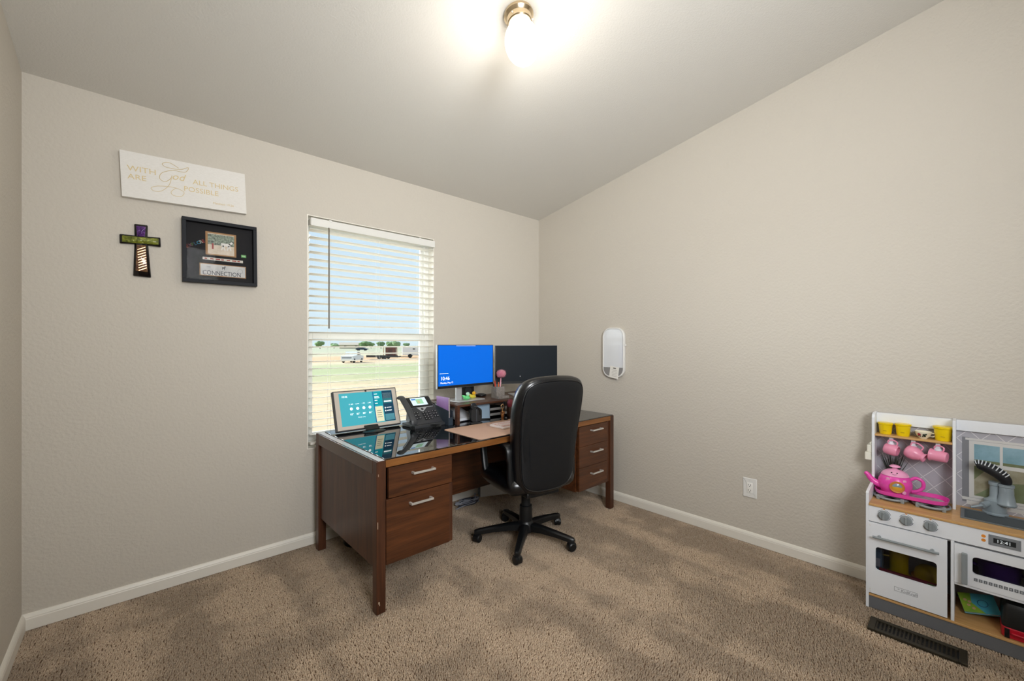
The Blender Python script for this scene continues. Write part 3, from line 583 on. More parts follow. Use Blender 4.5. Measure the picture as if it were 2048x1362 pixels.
# magazine sorter with notebook
so_ = thing('file_sorter', 'dark blue-grey desktop file sorter between the phone and the monitor riser', 'file sorter', (1.582, 2.47, GT)); SG = mat('sorter_slate', '2f3a46', .5)
for x, zt in ((-.010, .096), (.022, .094)):
    b = B(); P = [(-.105, 0), (.12, 0), (.12, zt + .034), (-.105, zt)]; A = [b.bm.verts.new((x, y, z)) for y, z in P]; C = [b.bm.verts.new((x + .004, y, z)) for y, z in P]; b.bm.faces.new(A); b.bm.faces.new(C[::-1])
    for i in range(4): b.bm.faces.new((A[i], A[(i + 1) % 4], C[(i + 1) % 4], C[i]))
    b.build('divider', SG, so_)
B().box(-.006, -.105, 0, .022, .12, .004).build('tray_floor', SG, so_); B().box(-.006, -.105, .004, .022, -.101, .05).build('front_lip', SG, so_)
nbk = thing('spiral_notebook', 'lilac spiral notebook standing in the file sorter', 'notebook', (1.590, 2.46, GT + .0045))
B().box(-.006, -.078, 0, -.0045, .075, .178, .0005).build('front_cover', mat('lilac_cover', 'b189c6', .45, var=(9, .3), col2='9a6fb4'), nbk); B().box(-.0044, -.076, .002, .003, .075, .175).build('pages', mat('page_edges', 'ddd6cb', .8), nbk); B().box(.0031, -.078, 0, .0045, .075, .178).build('back_cover', mat('lilac_back', '7d6a92', .5), nbk)
for k in range(20): B().tube([(-.0010 + .0075 * cos(t_ * pi / 5), -.078 + .0055 * sin(t_ * pi / 5), .008 + k * .0085) for t_ in range(10)], .0009, 5, closed=True).build('spiral_ring', mat('wire_bronze', '8a7a5c', .35, .8), nbk)
# monitor riser
RZ = .862
rs = thing('monitor_riser', 'long dark wood monitor riser on legs along the back of the desk', 'monitor stand', (1.61, 2.33, GT)); ro = rs.location; RW = wood('riser_wood', '2e1a12', '5c3826', 0, .3)
B().box(1.612, 2.318, RZ - .014, 2.098, 2.70, RZ, .002).build('shelf_board', RW, rs, org=ro); B().box(2.106, 2.345, RZ - .014, 2.66, 2.70, RZ, .002).build('shelf_board', RW, rs, org=ro)
for x, y in ((1.614, 2.322), (1.614, 2.66), (2.068, 2.66), (2.11, 2.35), (2.62, 2.35), (2.62, 2.66)): B().box(x, y, GT, x + .022, y + .03, RZ - .014, .002).build('riser_leg', RW, rs, org=ro)
B().box(1.626, 2.675, GT + .02, 2.62, 2.685, RZ - .014).build('riser_back', RW, rs, org=ro)
# monitors
def monitor(label, ctr, rz, zb, screen, base_off, neck_x, logo=None):
    m_ = thing('monitor', label, 'monitor', (ctr[0], ctr[1], RZ), rz, 'pair of desk monitors'); hw_, h_ = .262, .306; zb -= RZ
    B().box(-hw_, -.006, zb, hw_, .012, zb + h_, .002).box(-.20, .012, zb + .03, .20, .034, zb + h_ - .05, .008).build('housing', SILVER, m_)
    B().box(-hw_ + .002, -.008, zb + .002, hw_ - .002, -.0058, zb + h_ - .002).build('bezel', BLACK, m_)
    s_ = B().box(-hw_ + .007, -.0086, zb + .020, hw_ - .007, -.0081, zb + h_ - .006).build('screen', screen, m_)
    B().box(neck_x - .025, .045, .006, neck_x + .025, .062, zb + .16, .002).box(neck_x - .03, .03, zb + .09, neck_x + .03, .046, zb + .16).build('stand_neck', SILVER, m_)
    B().box(base_off - .125, -.03, 0, base_off + .125, .155, .007, .003).build('stand_base', SILVER, m_)
    return m_, s_, zb, h_
m1, s1, zb, h_ = monitor('monitor with a lit bright blue lock screen, nearer the window', (1.786, 2.455), 4, .966, lit('screen_blue', '045cc4', .62), .03, -.03)
MW = lit('lock_text', 'f4f8ff', .9)
def mt(s_, size, x, z): textmesh('lock_screen_text', s_, size, (x, -.0089, zb + z), XA, (0, 0, 1), MW, s1, .0001)
mt('10:46', .036, -.238, .060); mt('Monday, May 12', .0165, -.238, .036); B().box(-.243, -.0089, zb + .104, -.17, -.0087, zb + .1065).build('status_line', MW, s1); B().box(-.10, -.0089, zb + h_ - .011, .08, -.0087, zb + h_ - .008).build('title_handle', lit('handle_grey', 'b8c8e0', .6), s1)
m2, s2, zb2, _ = monitor('monitor with a switched-off black screen, nearer the corner', (2.335, 2.395), -27, .960, mat('screen_off', '1b2127', .45, spec=.15), .01, .01)
B().lathe([(0, 0), (.0025, 0), (.0025, .0004), (0, .0004)], c=(-.055, -.0089, zb2 + .06), axis=(0, -1, 0), seg=10).build('cursor_dot', MW, s2)
# ducks
def duck(label, loc, rz, body, head, bill, s=1.):
    d = thing('rubber_duck', label, 'rubber duck', loc, rz, 'small ducks on the monitor base'); b = B()
    b.lathe([(0, 0), (.013 * s, .0005), (.0185 * s, .007 * s), (.018 * s, .014 * s), (.011 * s, .021 * s), (0, .023 * s)], seg=18, sq=(1.2, 1)); b.build('body', body, d, smooth=True)
    B().tube(crom([(-.014 * s, 0, .016 * s), (-.023 * s, 0, .021 * s), (-.028 * s, 0, .027 * s)], 3), [.010 * s, .0095 * s, .0085 * s, .007 * s, .0055 * s, .004 * s, .002 * s], 10).build('tail', body, d, smooth=True)
    hd = B().ball((.008 * s, 0, .033 * s), .0125 * s).build('head', head, d, smooth=True)
    B().ball((.021 * s, 0, .031 * s), .007 * s, .006 * s, .0025 * s, 10, 6).build('bill', bill, hd, smooth=True)
    for y in (-1, 1): B().ball((.0165 * s, y * .0075 * s, .037 * s), .0018 * s, seg=8, rings=6).build('eye', BLACK, hd); B().ball((-.004 * s, y * .0165 * s, .014 * s), .011 * s, .004 * s, .007 * s, 10, 6).build('wing', body, d, smooth=True)
DZ = RZ + .0075
duck('mint green and white rubber duck on the monitor base', (1.815, 2.492, DZ), -20, mat('duck_green', '6fe08a', .35), mat('duck_mint', 'bfe6d0', .35), mat('duck_lime', 'b4e03a', .4), 1.15)
duck('yellow rubber duck with an orange face on the monitor base', (1.893, 2.520, DZ), -10, mat('duck_olive', 'c9d24a', .35, var=(90, .1), col2='e8c83a'), mat('duck_orange', 'f2b41e', .35), mat('duck_bill', 'e8701e', .4), 1.1)
# dark rounded speaker behind the monitor neck, puck beside it
spk = thing('desk_speaker', 'black rounded speaker behind the blue monitor stand', 'speaker', (1.92, 2.64, RZ)); B().loft(rrect(-.060, 0, .060, .105, .035, 5), [(.004, 0), (0, .004), (0, .04), (.006, .046)], lambda u, v, d: Vector((u, d - .023, v + .003))).build('cabinet', MATTE, spk, auto=45)
B().lathe([(0, 0), (.030, 0), (.030, .002), (0, .003)], c=(0, -.0235, .055), axis=(0, -1, 0), seg=24).build('grille', DKGREY, spk); B().box(-.045, -.02, 0, .045, .02, .004, .001).build('foot', BLACK, spk)
pk_ = thing('charging_puck', 'flat black round dock on the riser beside the pen holder', 'dock', (2.045, 2.615, RZ)); B().lathe([(0, 0), (.034, 0), (.042, .006), (.042, .014), (.034, .018), (0, .018)], seg=28).build('puck', BLACK, pk_, auto=35); B().lathe([(0, .018), (.026, .018), (.024, .021), (0, .021)], seg=24).build('pad', DKGREY, pk_, auto=35)
# pen holder and pens
ph_ = thing('pen_holder', 'grey stone-look square pen holder on the riser', 'pen holder', (2.073, 2.44, RZ), -8); ST = mat('grey_stone', '9a948f', .7, var=(120, .2), col2='77706b', bump=(150, .3, .003)); b = B(); q = .037
b.box(-q, -q, .004, -q + .005, q, .088).box(q - .005, -q, .004, q, q, .088).box(-q + .005, -q, .004, q - .005, -q + .005, .088).box(-q + .005, q - .005, .004, q - .005, q, .088).box(-q, -q, 0, q, q, .004); b.build('cup', ST, ph_); B().box(-q, -q - .034, 0, q + .02, -q - .0005, .022, .002).build('tray', ST, ph_); B().box(q + .001, -.03, .002, q + .0025, .03, .086).build('brown_side', mat('brown_stone', '5a4438', .6), ph_)
def pen(label, dx, dy, tilt, length, m, cap=None):
    p = thing('pen', label, 'pen', (2.073 + dx, 2.44 + dy, RZ + .0045), 0, 'pens in the stone holder'); d = Vector((tilt[0], tilt[1], 1)).normalized(); B().tube([d * 0, d * (length * .9), d * length], [.0042, .0042, .0028], 8).build('barrel', m, p, auto=40)
    if cap: B().tube([d * (length * .72), d * (length + .002)], [.0052, .0048], 8).build('cap', cap, p, auto=40)
    return p, d
RED = mat('pen_red', 'c8412c', .35)
pen('red pen leaning left in the stone holder', -.012, .008, (-.10, .0), .128, RED, RED); pen('orange pen standing upright in the stone holder', -.004, -.012, (.02, .02), .118, mat('pen_orange', 'd8643a', .35)); pen('cream pencil tipped right in the stone holder', .002, .002, (.25, -.02), .118, mat('pen_cream', 'd9cfc0', .5)); pen('dark marker behind the red pen in the stone holder', -.020, .018, (-.06, .03), .105, DKGREY, BLACK)
pp, d = pen('pen with a fluffy pink pompom top in the stone holder', .010, -.006, (.10, .0), .150, mat('pen_pink', 'e6a8b4', .4))
PF = mat('pink_fluff', 'ea7f98', .95, sheen=.6, bump=(300, 1., .01)); b = B(); c = d * .182; b.ball(c, .031, seg=20, rings=14)
for k in range(700):
    z = random.uniform(-1, 1); a = random.uniform(0, 2 * pi); r = sqrt(1 - z * z); n_ = Vector((r * cos(a), r * sin(a), z)); o1 = n_.orthogonal().normalized() * .0022; p0 = c + n_ * .029; b.bm.faces.new([b.bm.verts.new(p) for p in (p0 + o1, p0 - o1, c + n_ * random.uniform(.036, .041) + Vector((random.uniform(-1, 1), random.uniform(-1, 1), random.uniform(-1, 1))) * .002)])
b.build('pompom', PF, pp)
# black gadget, papers, tablet and tray under the riser
gd = thing('desk_punch', 'black upright desk gadget with a round head before the riser', 'desk gadget', (1.752, 2.300, GT), -20); b = B(); b.box(-.042, -.028, 0, .042, .028, .012, .004); b.build('base', BLACK, gd)
B().loft(rrect(-.040, .012, .040, .108, .022, 5), [(.003, 0), (0, .004), (0, .036), (.003, .04)], lambda u, v, d: Vector((u, d - .02, v))).build('body', MATTE, gd, auto=45); B().box(-.004, -.0215, .015, .004, -.020, .10).build('rib', DKGREY, gd)
B().lathe([(0, -.010), (.020, -.010), (.023, 0), (.020, .010), (0, .010)], c=(-.018, -.012, .122), axis=(0, 1, 0), seg=22).build('head', BLACK, gd, auto=40); B().tube(crom([(-.02, -.024, .122), (.005, -.03, .115), (.022, -.028, .09), (.026, -.024, .06)], 5), .004, 8).build('arm', BLACK, gd, smooth=True)
pa = thing('paper_stack', 'white paper stack slanting under the left end of the riser', 'papers', (1.735, 2.52, GT), 8)
for k in range(4): B().obox((0, -.02 + .003 * k, .045 + .004 * k), XA, (0, 1, .38), .085, .10, .0014).build('sheet', mat('paper_white', 'e6e9ee', .7), pa)
B().box(-.09, .07, 0, .09, .09, .075, .002).box(-.09, -.10, 0, .09, -.08, .008, .002).build('wedge_rack', BLACK, pa)
tb = thing('tablet', 'pale blue tablet standing upright beneath the riser', 'tablet', (1.885, 2.385, GT), -26); B().obox((0, .004, .060), XA, (0, .10, 1), .052, .056, .004, .002).build('case', DKGREY, tb); B().obox((0, -.0012, .060), XA, (0, .10, 1), .048, .051, .0006).build('tablet_screen', mat('tablet_pale', 'a9c2d8', .15), tb); B().box(-.05, -.02, 0, .05, .03, .006, .001).build('stand', BLACK, tb)
lt = thing('letter_tray', 'two-tier letter tray with silver fronts under the riser', 'letter tray', (2.055, 2.50, GT), 0)
for z in (.012, .052): B().box(-.13, -.09, z, .13, .12, z + .004).build('tray_sheet', DKGREY, lt); B().box(-.13, -.094, z, .13, -.090, z + .018, .001).build('tray_front', SILVER, lt)
for x in (-.132, .128):
    for y in (-.09, .11): B().box(x, y, 0, x + .004, y + .006, .085).build('tray_post', BLACK, lt)
kh = thing('key_hook_stand', 'small black post with hooks before the riser', 'hook stand', (1.992, 2.275, GT)); B().lathe([(0, 0), (.030, 0), (.030, .004), (.006, .007), (0, .007)], seg=24).build('foot', BLACK, kh, auto=35); B().cyl((0, 0, .006), (0, 0, .135), .005, seg=12).build('post', BLACK, kh); B().tube(crom([(.03, -.022, .118), (.026, -.018, .112), (0, 0, .125), (-.03, -.016, .112), (-.034, -.02, .118)], 5), .0025, 8).build('hook', BLACK, kh, smooth=True)
kc = thing('keychain', 'gold figure keychain with a large clasp hung before the riser', 'keychain', (1.951, 2.247, GT)); GM = mat('gold_metal', 'd8b078', .25, .9)
B().tube([(.013 * cos(t_ * pi / 8), 0, .103 + .016 * sin(t_ * pi / 8)) for t_ in range(16)], .0032, 6, closed=True).build('clasp', GM, kc, smooth=True); B().cyl((0, 0, .072), (0, 0, .090), .004, seg=10).build('swivel', GM, kc)
b = B().ball((0, 0, .063), .011).ball((0, 0, .040), .013, .010, .015); b.tube(crom([(-.008, 0, .048), (-.018, 0, .055), (-.014, 0, .068)], 4), .0035, 7); b.tube(crom([(.008, 0, .048), (.018, 0, .055), (.016, 0, .068)], 4), .0035, 7); b.tube([(-.005, 0, .03), (-.006, 0, .006)], .0045, 7); b.tube([(.005, 0, .03), (.006, 0, .006)], .0045, 7); b.build('figure', mat('gold_bronze', 'a9784a', .3, .8), kc, smooth=True); B().box(-.009, -.006, 0, .009, .006, .008, .002).build('pewter_tag', mat('pewter', 'b8aa96', .35, .8), kc)
mp_ = thing('maroon_pouch', 'round maroon coin pouch hung beside the keychain', 'pouch', (2.030, 2.252, GT + .118)); MR = mat('maroon_leather', '7a2434', .4, bump=(200, .2, .002))
B().lathe([(0, -.012), (.022, -.012), (.029, -.006), (.030, 0), (.029, .006), (.022, .012), (0, .013)], axis=(.2, -1, 0), seg=28).build('pouch_body', MR, mp_, smooth=True); B().tube([(.0292 * cos(t_ * pi / 14) * .98, -.001 + .0292 * cos(t_ * pi / 14) * .196, .0292 * sin(t_ * pi / 14)) for t_ in range(28)], .0012, 5, closed=True).build('zip', mat('zip_dark', '4a141f', .4), mp_); B().obox((.003, -.0142, 0), (1, 0, .4), (0, 0, 1), .006, .001, .001).build('logo_pin', GM, mp_)
# desk pad and keyboard
pad = B().loft(rrect(1.462, 1.882, 2.20, 2.262, .022, 4), [(.0005, 0), (0, .0006), (0, .0018), (.0006, .0024)], lambda u, v, d: Vector((u, v, GT + d))).build('desk_pad', mat('beige_leatherette', 'cfa98e', .55, bump=(300, .1, .001)), None)
tag(pad, 'beige leatherette desk pad under the keyboard', 'desk pad')
kbd = thing('keyboard', 'white and pale pink keyboard on the beige desk pad', 'keyboard', (1.95, 2.075, GT + .0026), 1); B().box(-.205, -.068, 0, .205, .068, .014, .004).build('case', mat('kb_white', 'efe6e2', .4), kbd)
for j in range(5):
    kk = B()
    for i in range(15): x = -.196 + i * .0262; kk.box(x, -.058 + j * .0234, .0142, x + .0222, -.058 + j * .0234 + .0195, .0205, .0015, 1)
    kk.build('key_row', mat('kb_pink' if j in (0, 3) else 'kb_key', 'e6c3b8' if j in (0, 3) else 'ecd9d0', .5), kbd)
# under the desk
bn = thing('waste_bin', 'black round waste bin under the left end of the desk', 'bin', (1.075, 2.66, 0)); B().lathe([(0, 0), (.085, 0), (.090, .01), (.104, .165), (.108, .170), (.104, .171), (.100, .165), (.086, .012), (0, .010)], seg=32).build('bin_wall', BLACK, bn, auto=40); B().lathe([(.104, .162), (.110, .164), (.110, .174), (.104, .176)], seg=32).build('bin_rim', BLACK, bn, auto=40)
pc = thing('white_box', 'plain white box on the carpet behind the chair, under the desk', 'box', (2.28, 2.695, 0), -22); B().box(-.15, -.012, 0, .15, .06, .205, .003).build('carton', mat('box_white', 'ececee', .55), pc); B().box(-.1515, -.010, .004, -.1503, .058, .20).build('side_flap', mat('box_grey', '7a8088', .6), pc)
cg = thing('cable_tangle', 'tangle of grey cables on the carpet under the desk', 'cables', (1.98, 2.70, 0)); CG = mat('cable_grey', '9a9ca6', .5); CB = mat('cable_dark', '30323c', .5)
for k in range(11):
    pts = []; ph0 = random.uniform(0, 6.28); rr = random.uniform(.03, .08)
    for j in range(7): a = ph0 + j * 1.1; pts.append((rr * 1.5 * cos(a) + random.uniform(-.03, .03), .6 * rr * sin(a) + random.uniform(-.015, .015), .006 + .006 * (k % 5) + random.uniform(0, .012)))
    B().tube(crom(pts, 6), .0035, 6).build('cable', CG if k % 3 else CB, cg, smooth=True)
sw = B().tube(crom([(-.15, -.05, .008), (-.08, -.04, .01), (0, -.03, .012), (.06, .0, .02), (.10, .04, .05)], 6), .004, 6).build('cable', CG, cg, smooth=True)
# ------------------------------------------------------------------ toy kitchen against the right wall
KX, KB, KY1, KY0 = 2.637, 2.924, .340, -.52          # front, back, window-side end, far end
kt = thing('toy_kitchen', 'white wooden toy kitchen with oven, microwave and beech worktop', 'toy kitchen', (KX, KY1, 0)); ko = kt.location
def kbox(name, m, *a, bev=.0015, par=kt, label=None): return B().box(*a, bev).build(name, m, par, org=ko, label=label)
b = B(); P = [(KX, 0), (KB, 0), (KB, .918), (2.85, .918), (2.828, .910), (2.820, .895), (2.820, .60), (2.808, .575), (KX + .008, .5575), (KX, .552)]
A = [b.bm.verts.new((x, KY1, z)) for x, z in P]; C = [b.bm.verts.new((x, KY1 - .011, z)) for x, z in P]; b.bm.faces.new(A); b.bm.faces.new(C[::-1])
for i in range(len(P)): b.bm.faces.new((A[i], A[(i + 1) % len(P)], C[(i + 1) % len(P)], C[i]))
b.build('side_panel', KWHITE, kt, org=ko)
b = B(); A = [b.bm.verts.new((x, KY0, z)) for x, z in P]; C = [b.bm.verts.new((x, KY0 + .011, z)) for x, z in P]; b.bm.faces.new(A); b.bm.faces.new(C[::-1])
for i in range(len(P)): b.bm.faces.new((A[i], A[(i + 1) % len(P)], C[(i + 1) % len(P)], C[i]))
b.build('side_panel', KWHITE, kt, org=ko)
ya, yb_ = KY0 + .011, KY1 - .011
kbox('kick_board', KGREY, KX + .004, ya, .0, KX + .014, yb_, .058)
kbox('bottom_board', BEECH, KX, ya, .058, KB - .012, yb_, .068)
kbox('back_board', mat('laminate_back', 'b9bcc2', .5), KB - .010, ya, .068, KB - .004, yb_, .494)
kbox('divider_board', KWHITE, KX + .002, .045, .068, KB - .012, .056, .418); kbox('divider_board', KWHITE, KX + .002, -.215, .068, KB - .012, -.204, .418)
kbox('oven_ceiling', KWHITE, KX + .02, .056, .405, KB - .012, yb_, .412); kbox('microwave_floor', KWHITE, KX + .001, -.204, .231, KB - .012, .045, .241); kbox('microwave_ceiling', KWHITE, KX + .02, -.204, .407, KB - .012, .045, .412)
kbox('control_panel', KWHITE, KX + .001, ya, .418, KX + .012, yb_, .494)
SX0, SX1, SY0, SY1 = 2.715, 2.862, -.30, .020
kbox('worktop', BEECH, KX - .004, ya, .494, SX0, yb_, .505); kbox('worktop', BEECH, SX1, ya, .494, KB, yb_, .505); kbox('worktop', BEECH, SX0, SY1, .494, SX1, yb_, .505); kbox('worktop', BEECH, SX0, ya, .494, SX1, SY0, .505)
b = B()    # sink basin with rolled rim
b.box(SX0 - .008, SY0 - .008, .505, SX0 + .004, SY1 + .008, .509, .001).box(SX1 - .004, SY0 - .008, .505, SX1 + .008, SY1 + .008, .509, .001).box(SX0 + .004, SY1 - .004, .505, SX1 - .004, SY1 + .008, .509, .001).box(SX0 + .004, SY0 - .008, .505, SX1 - .004, SY0 + .004, .509, .001)
b.box(SX0, SY0, .44, SX0 + .003, SY1, .507).box(SX1 - .003, SY0, .44, SX1, SY1, .507).box(SX0 + .003, SY1 - .003, .44, SX1 - .003, SY1, .507).box(SX0 + .003, SY0, .44, SX1 - .003, SY0 + .003, .507).box(SX0, SY0, .437, SX1, SY1, .440)
b.build('sink', mat('sink_grey', '6d7478', .35, .3), kt, org=ko)
# oven door
OD = KX - .002
def frame_door(y0, y1, z0, z1, wy0, wy1, wz0, wz1, name, glassname):
    """door slab with a rounded window opening"""
    b = B(); inner = rrect(wy0, wz0, wy1, wz1, .012, 3); n = len(inner); cy_, cz_ = (y0 + y1) / 2, (z0 + z1) / 2; outer = []
    for (y, z) in inner:
        dy, dz = y - (wy0 + wy1) / 2, z - (wz0 + wz1) / 2; k = min((((y1 if dy > 0 else y0) - (wy0 + wy1) / 2) / dy) if abs(dy) > 1e-6 else 9e9, (((z1 if dz > 0 else z0) - (wz0 + wz1) / 2) / dz) if abs(dz) > 1e-6 else 9e9)
        outer.append(((wy0 + wy1) / 2 + dy * k, (wz0 + wz1) / 2 + dz * k))
    cs = [(y1, z1), (y0, z1), (y0, z0), (y1, z0)]
    for c in cs:
        i = min(range(n), key=lambda j: (outer[j][0] - c[0]) ** 2 + (outer[j][1] - c[1]) ** 2); outer[i] = c
    R = {}
    for x in (OD, OD + .011): R[x] = ([b.bm.verts.new((x, y, z)) for y, z in inner], [b.bm.verts.new((x, y, z)) for y, z in outer])
    for i in range(n):
        j = (i + 1) % n
        for x in R: b.bm.faces.new((R[x][0][i], R[x][0][j], R[x][1][j], R[x][1][i]))
        b.bm.faces.new((R[OD][0][i], R[OD][0][j], R[OD + .011][0][j], R[OD + .011][0][i])); b.bm.faces.new((R[OD][1][i], R[OD][1][j], R[OD + .011][1][j], R[OD + .011][1][i]))
    d = b.build(name, KWHITE, kt, org=ko)
    B().box(OD + .012, wy0 - .006, wz0 - .006, OD + .0135, wy1 + .006, wz1 + .006).build(glassname, glassy('dark_acrylic', 'd2d2d6', .08), d, org=ko); return d
od = frame_door(.066, .334, .074, .414, .098, .304, .190, .302, 'oven_door', 'oven_window')
B().cyl((OD - .024, .312, .354), (OD - .024, .090, .354), .0055, seg=14).build('door_handle', TOYGREY, od, auto=40, org=ko)
for y in (.290, .112): B().cyl((OD - .022, y, .354), (OD + .001, y, .354), .0065, seg=12).build('handle_post', TOYGREY, od, auto=40, org=ko)
for y, z in ((.324, .400), (.324, .092), (.324, .082)): B().cyl((OD - .001, y, z), (OD + .001, y, z), .003, seg=10).build('hinge_cap', WHITE, od, org=ko)
YD = (0, -1, 0); ZD = (0, 0, 1); GP = mat('print_grey', '8e9298', .6)
textmesh('logo_lettering', '☆ KidKraft'.replace('☆', '*'), .0165, (OD - .0004, .226, .124), YD, ZD, GP, od, .0002, base=ko)
b = B()
for a in ((.238, .121, .160, .1222), (.238, .1388, .160, .140), (.238, .121, .2368, .140), (.1612, .121, .160, .140)): b.box(OD - .0006, a[2], a[1], OD - .0002, a[0], a[3])
b.build('logo_border', GP, od, org=ko)
# microwave door
md = frame_door(-.200, .045, .243, .410, -.165, -.008, .297, .371, 'microwave_door', 'microwave_window')
kbox('door_handle', TOYGREY, OD - .030, .006, .252, OD - .018, .024, .386, bev=.004, par=md); kbox('handle_post', TOYGREY, OD - .020, .010, .262, OD, .020, .272, par=md); kbox('handle_post', TOYGREY, OD - .020, .010, .366, OD, .020, .376, par=md)
KEYM = mat('print_key', '70757c', .6); KW = mat('print_white', 'e8eaec', .6)
for i in range(10):
    y = -.012 - i * .0137; k_ = kbox('number_key', KEYM, OD - .0008, y - .0105, .270, OD, y, .2825, bev=.0, par=md)
    textmesh('key_digit', '1234567890'[i], .0095, (OD - .0010, y - .0027, .2728), YD, ZD, KW, k_, .0001, base=ko)
# control panel: knobs, clock, buttons
ORG = mat('print_orange', 'e8902c', .5)
for y in (.274, .197, .118):
    z = .4605; kn = B().lathe([(0, 0), (.0205, 0), (.021, .004), (.0185, .014), (.017, .0155), (0, .016)], c=(KX + .001, y, z), axis=(-1, 0, 0), seg=28).build('knob', TOYGREY, kt, auto=35, org=ko)
    B().box(KX - .020, y - .0045, z - .017, KX - .0148, y + .0045, z + .017, .0015).build('knob_grip', TOYGREY, kn, org=ko); B().cyl((KX - .0203, y, z + .010), (KX - .0208, y, z + .010), .0016, seg=8).build('knob_dot', KEYM, kn, org=ko)
    b = B(); seg = 40
    for s0_, s1_ in ((25, 80), (100, 165), (195, 345)):
        pts = [Vector((KX + .0004, y + .0240 * cos(radians(s0_ + (s1_ - s0_) * t_ / 12)), z + .0240 * sin(radians(s0_ + (s1_ - s0_) * t_ / 12)))) for t_ in range(13)]; b.tube(pts, .0010, 4)
    b.build('dial_print', KEYM, kt, org=ko); B().poly([(KX + .0003, y + .0055, z + .0305), (KX + .0003, y - .0055, z + .0305), (KX + .0003, y, z + .0245)]).build('dial_arrow', ORG, kt, org=ko)
ck = kbox('clock_panel', mat('clock_grey', '83878c', .5), KX - .0015, -.139, .439, KX + .001, -.053, .481, bev=0); kbox('clock_window', mat('clock_black', '22262a', .4), KX - .002, -.126, .450, KX - .0014, -.066, .470, bev=0, par=ck)
textmesh('clock_digits', '12:41', .0185, (KX - .0023, -.0735, .4535), YD, ZD, lit('clock_digit', 'e8f0f2', .4), ck, .0001, base=ko)
for y in (-.057, -.135):
    for z in (.444, .476): B().cyl((KX - .0015, y, z), (KX - .0024, y, z), .0018, seg=8).build('clock_screw', KEYM, ck, org=ko)
for y in (-.039, -.153):
    for z in (.468, .451): B().lathe([(0, 0), (.0065, 0), (.0065, .0006), (0, .0006)], c=(KX + .0008, y, z), axis=(-1, 0, 0), seg=16).build('button_print', ORG, kt, org=ko)
# upper unit: header, divider, shelf, printed backsplash
kbox('upper_divider', KWHITE, 2.820, .043, .505, KB - .004, .054, .918)
kbox('header_board', KWHITE, 2.897, .054, .858, 2.907, yb_, .914); kbox('header_board', KWHITE, 2.897, ya, .864, 2.907, .043, .914)
kbox('top_shelf', BEECH, 2.822, .054, .803, KB - .006, yb_, .812)
SPL = mat('backsplash_grey', 'a9a5ac', .45, var=(3, .3), col2='c2c3cc')
kbox('backsplash', SPL, KB - .012, ya, .505, KB - .006, yb_, .914, bev=0); BX = KB - .0125
b = B(); step = .0765
for (y0, y1, z0, z1) in ((.054, yb_, .505, .803), (.054, yb_, .812, .858), (-.42, .043, .505, .864)):
    for sgn in (1, -1):
        for k in range(-14, 26):      # clipped diagonal lines of the printed lattice
            c = .31 + k * step; pts = []
            for y in (y0, y1):
                z = .784 + sgn * (y - c) * 1.12
                if z0 <= z <= z1: pts.append((y, z))
            for z in (z0, z1):
                y = c + sgn * (z - .784) / 1.12
                if y0 < y < y1: pts.append((y, z))
            if len(pts) >= 2:
                p, q = pts[0], pts[1]; d = Vector((0, q[0] - p[0], q[1] - p[1]))
                if d.length > .004: n_ = Vector((1, 0, 0)).cross(d).normalized() * .0013; A_ = Vector((BX, *p)); C_ = Vector((BX, *q)); b.poly([A_ + n_, A_ - n_, C_ - n_, C_ + n_])
b.build('lattice_print', mat('lattice_white', 'e4e2e4', .5), kt, org=ko)
def pr_(nm, y0, z0, y1, z1, m, d): return B().box(BX - d - .0003, min(y0, y1), z0, BX - d, max(y0, y1), z1).build(nm, m, kt, org=ko)
WP = mat('print_window_white', 'd9d8d6', .5); WS = mat('print_line', '9a9ba0', .5)
pr_('window_print_shadow', .024, .53, .001, .835, mat('print_shadow', '85868c', .5), .0002); pr_('window_print', .014, .822, -.24, .832, WP, .0006); pr_('window_print', .002, .553, -.225, .822, WP, .0006); pr_('window_print', .024, .540, -.25, .553, WP, .0006); pr_('window_print', .010, .520, -.24, .538, WP, .0006)
for z in (.8205, .5535, .5395): pr_('window_print_line', .004, z, -.23, z + .0012, WS, .0009)
SKYP = mat('print_sky', '6f97a4', .45, var=(12, .25), col2='9dc0d0'); LAND = mat('print_land', '8a8468', .45, var=(16, .2), col2='b0ab98'); HILL = mat('print_hill', '7d8a6a', .45, var=(20, .2), col2='6f7450')
for y0, y1 in ((-.014, -.092), (-.101, -.205)): pr_('print_pane', y0, .722, y1, .806, SKYP, .0010); pr_('print_hills', y0, .722, y1, .735, HILL, .0012)
pr_('print_pane', -.014, .566, -.205, .705, LAND, .0010); B().poly([(BX - .0014, -.014, .566), (BX - .0014, -.205, .566), (BX - .0014, -.205, .66), (BX - .0014, -.09, .64)]).build('print_field', HILL, kt, org=ko); B().poly([(BX - .0014, -.014, .64), (BX - .0014, -.014, .705), (BX - .0014, -.06, .705)]).build('print_field', HILL, kt, org=ko)
for i, y in enumerate((.268, .187, .102)): B().box(2.838, y - .008, .772, 2.856, y + .008, .803, .002).ball((2.842, y, .766), .013, .014, .013, 14, 10).build('mug_hook', mat('hook_white', 'e0dfea', .35), kt, auto=50, org=ko)
b = B()   # burner grates
for cy_ in (.262, .122):
    b.tube([(2.785 + .062 * cos(t_ * pi / 14), cy_ + .062 * sin(t_ * pi / 14), .5165) for t_ in range(28)], .0055, 6, closed=True)
    for a in range(4): x = 2.785 + .062 * cos(a * pi / 2 + .78); y = cy_ + .062 * sin(a * pi / 2 + .78); b.box(x - .007, y - .007, .505, x + .007, y + .007, .526, .002)
    for a in (0, 1): b.obox((2.785, cy_, .519), (cos(a * pi / 2 + .78), sin(a * pi / 2 + .78), 0), (0, 0, 1), .055, .0055, .0035, .001)
b.build('burner_grate', TOYGREY, kt, auto=40, org=ko)
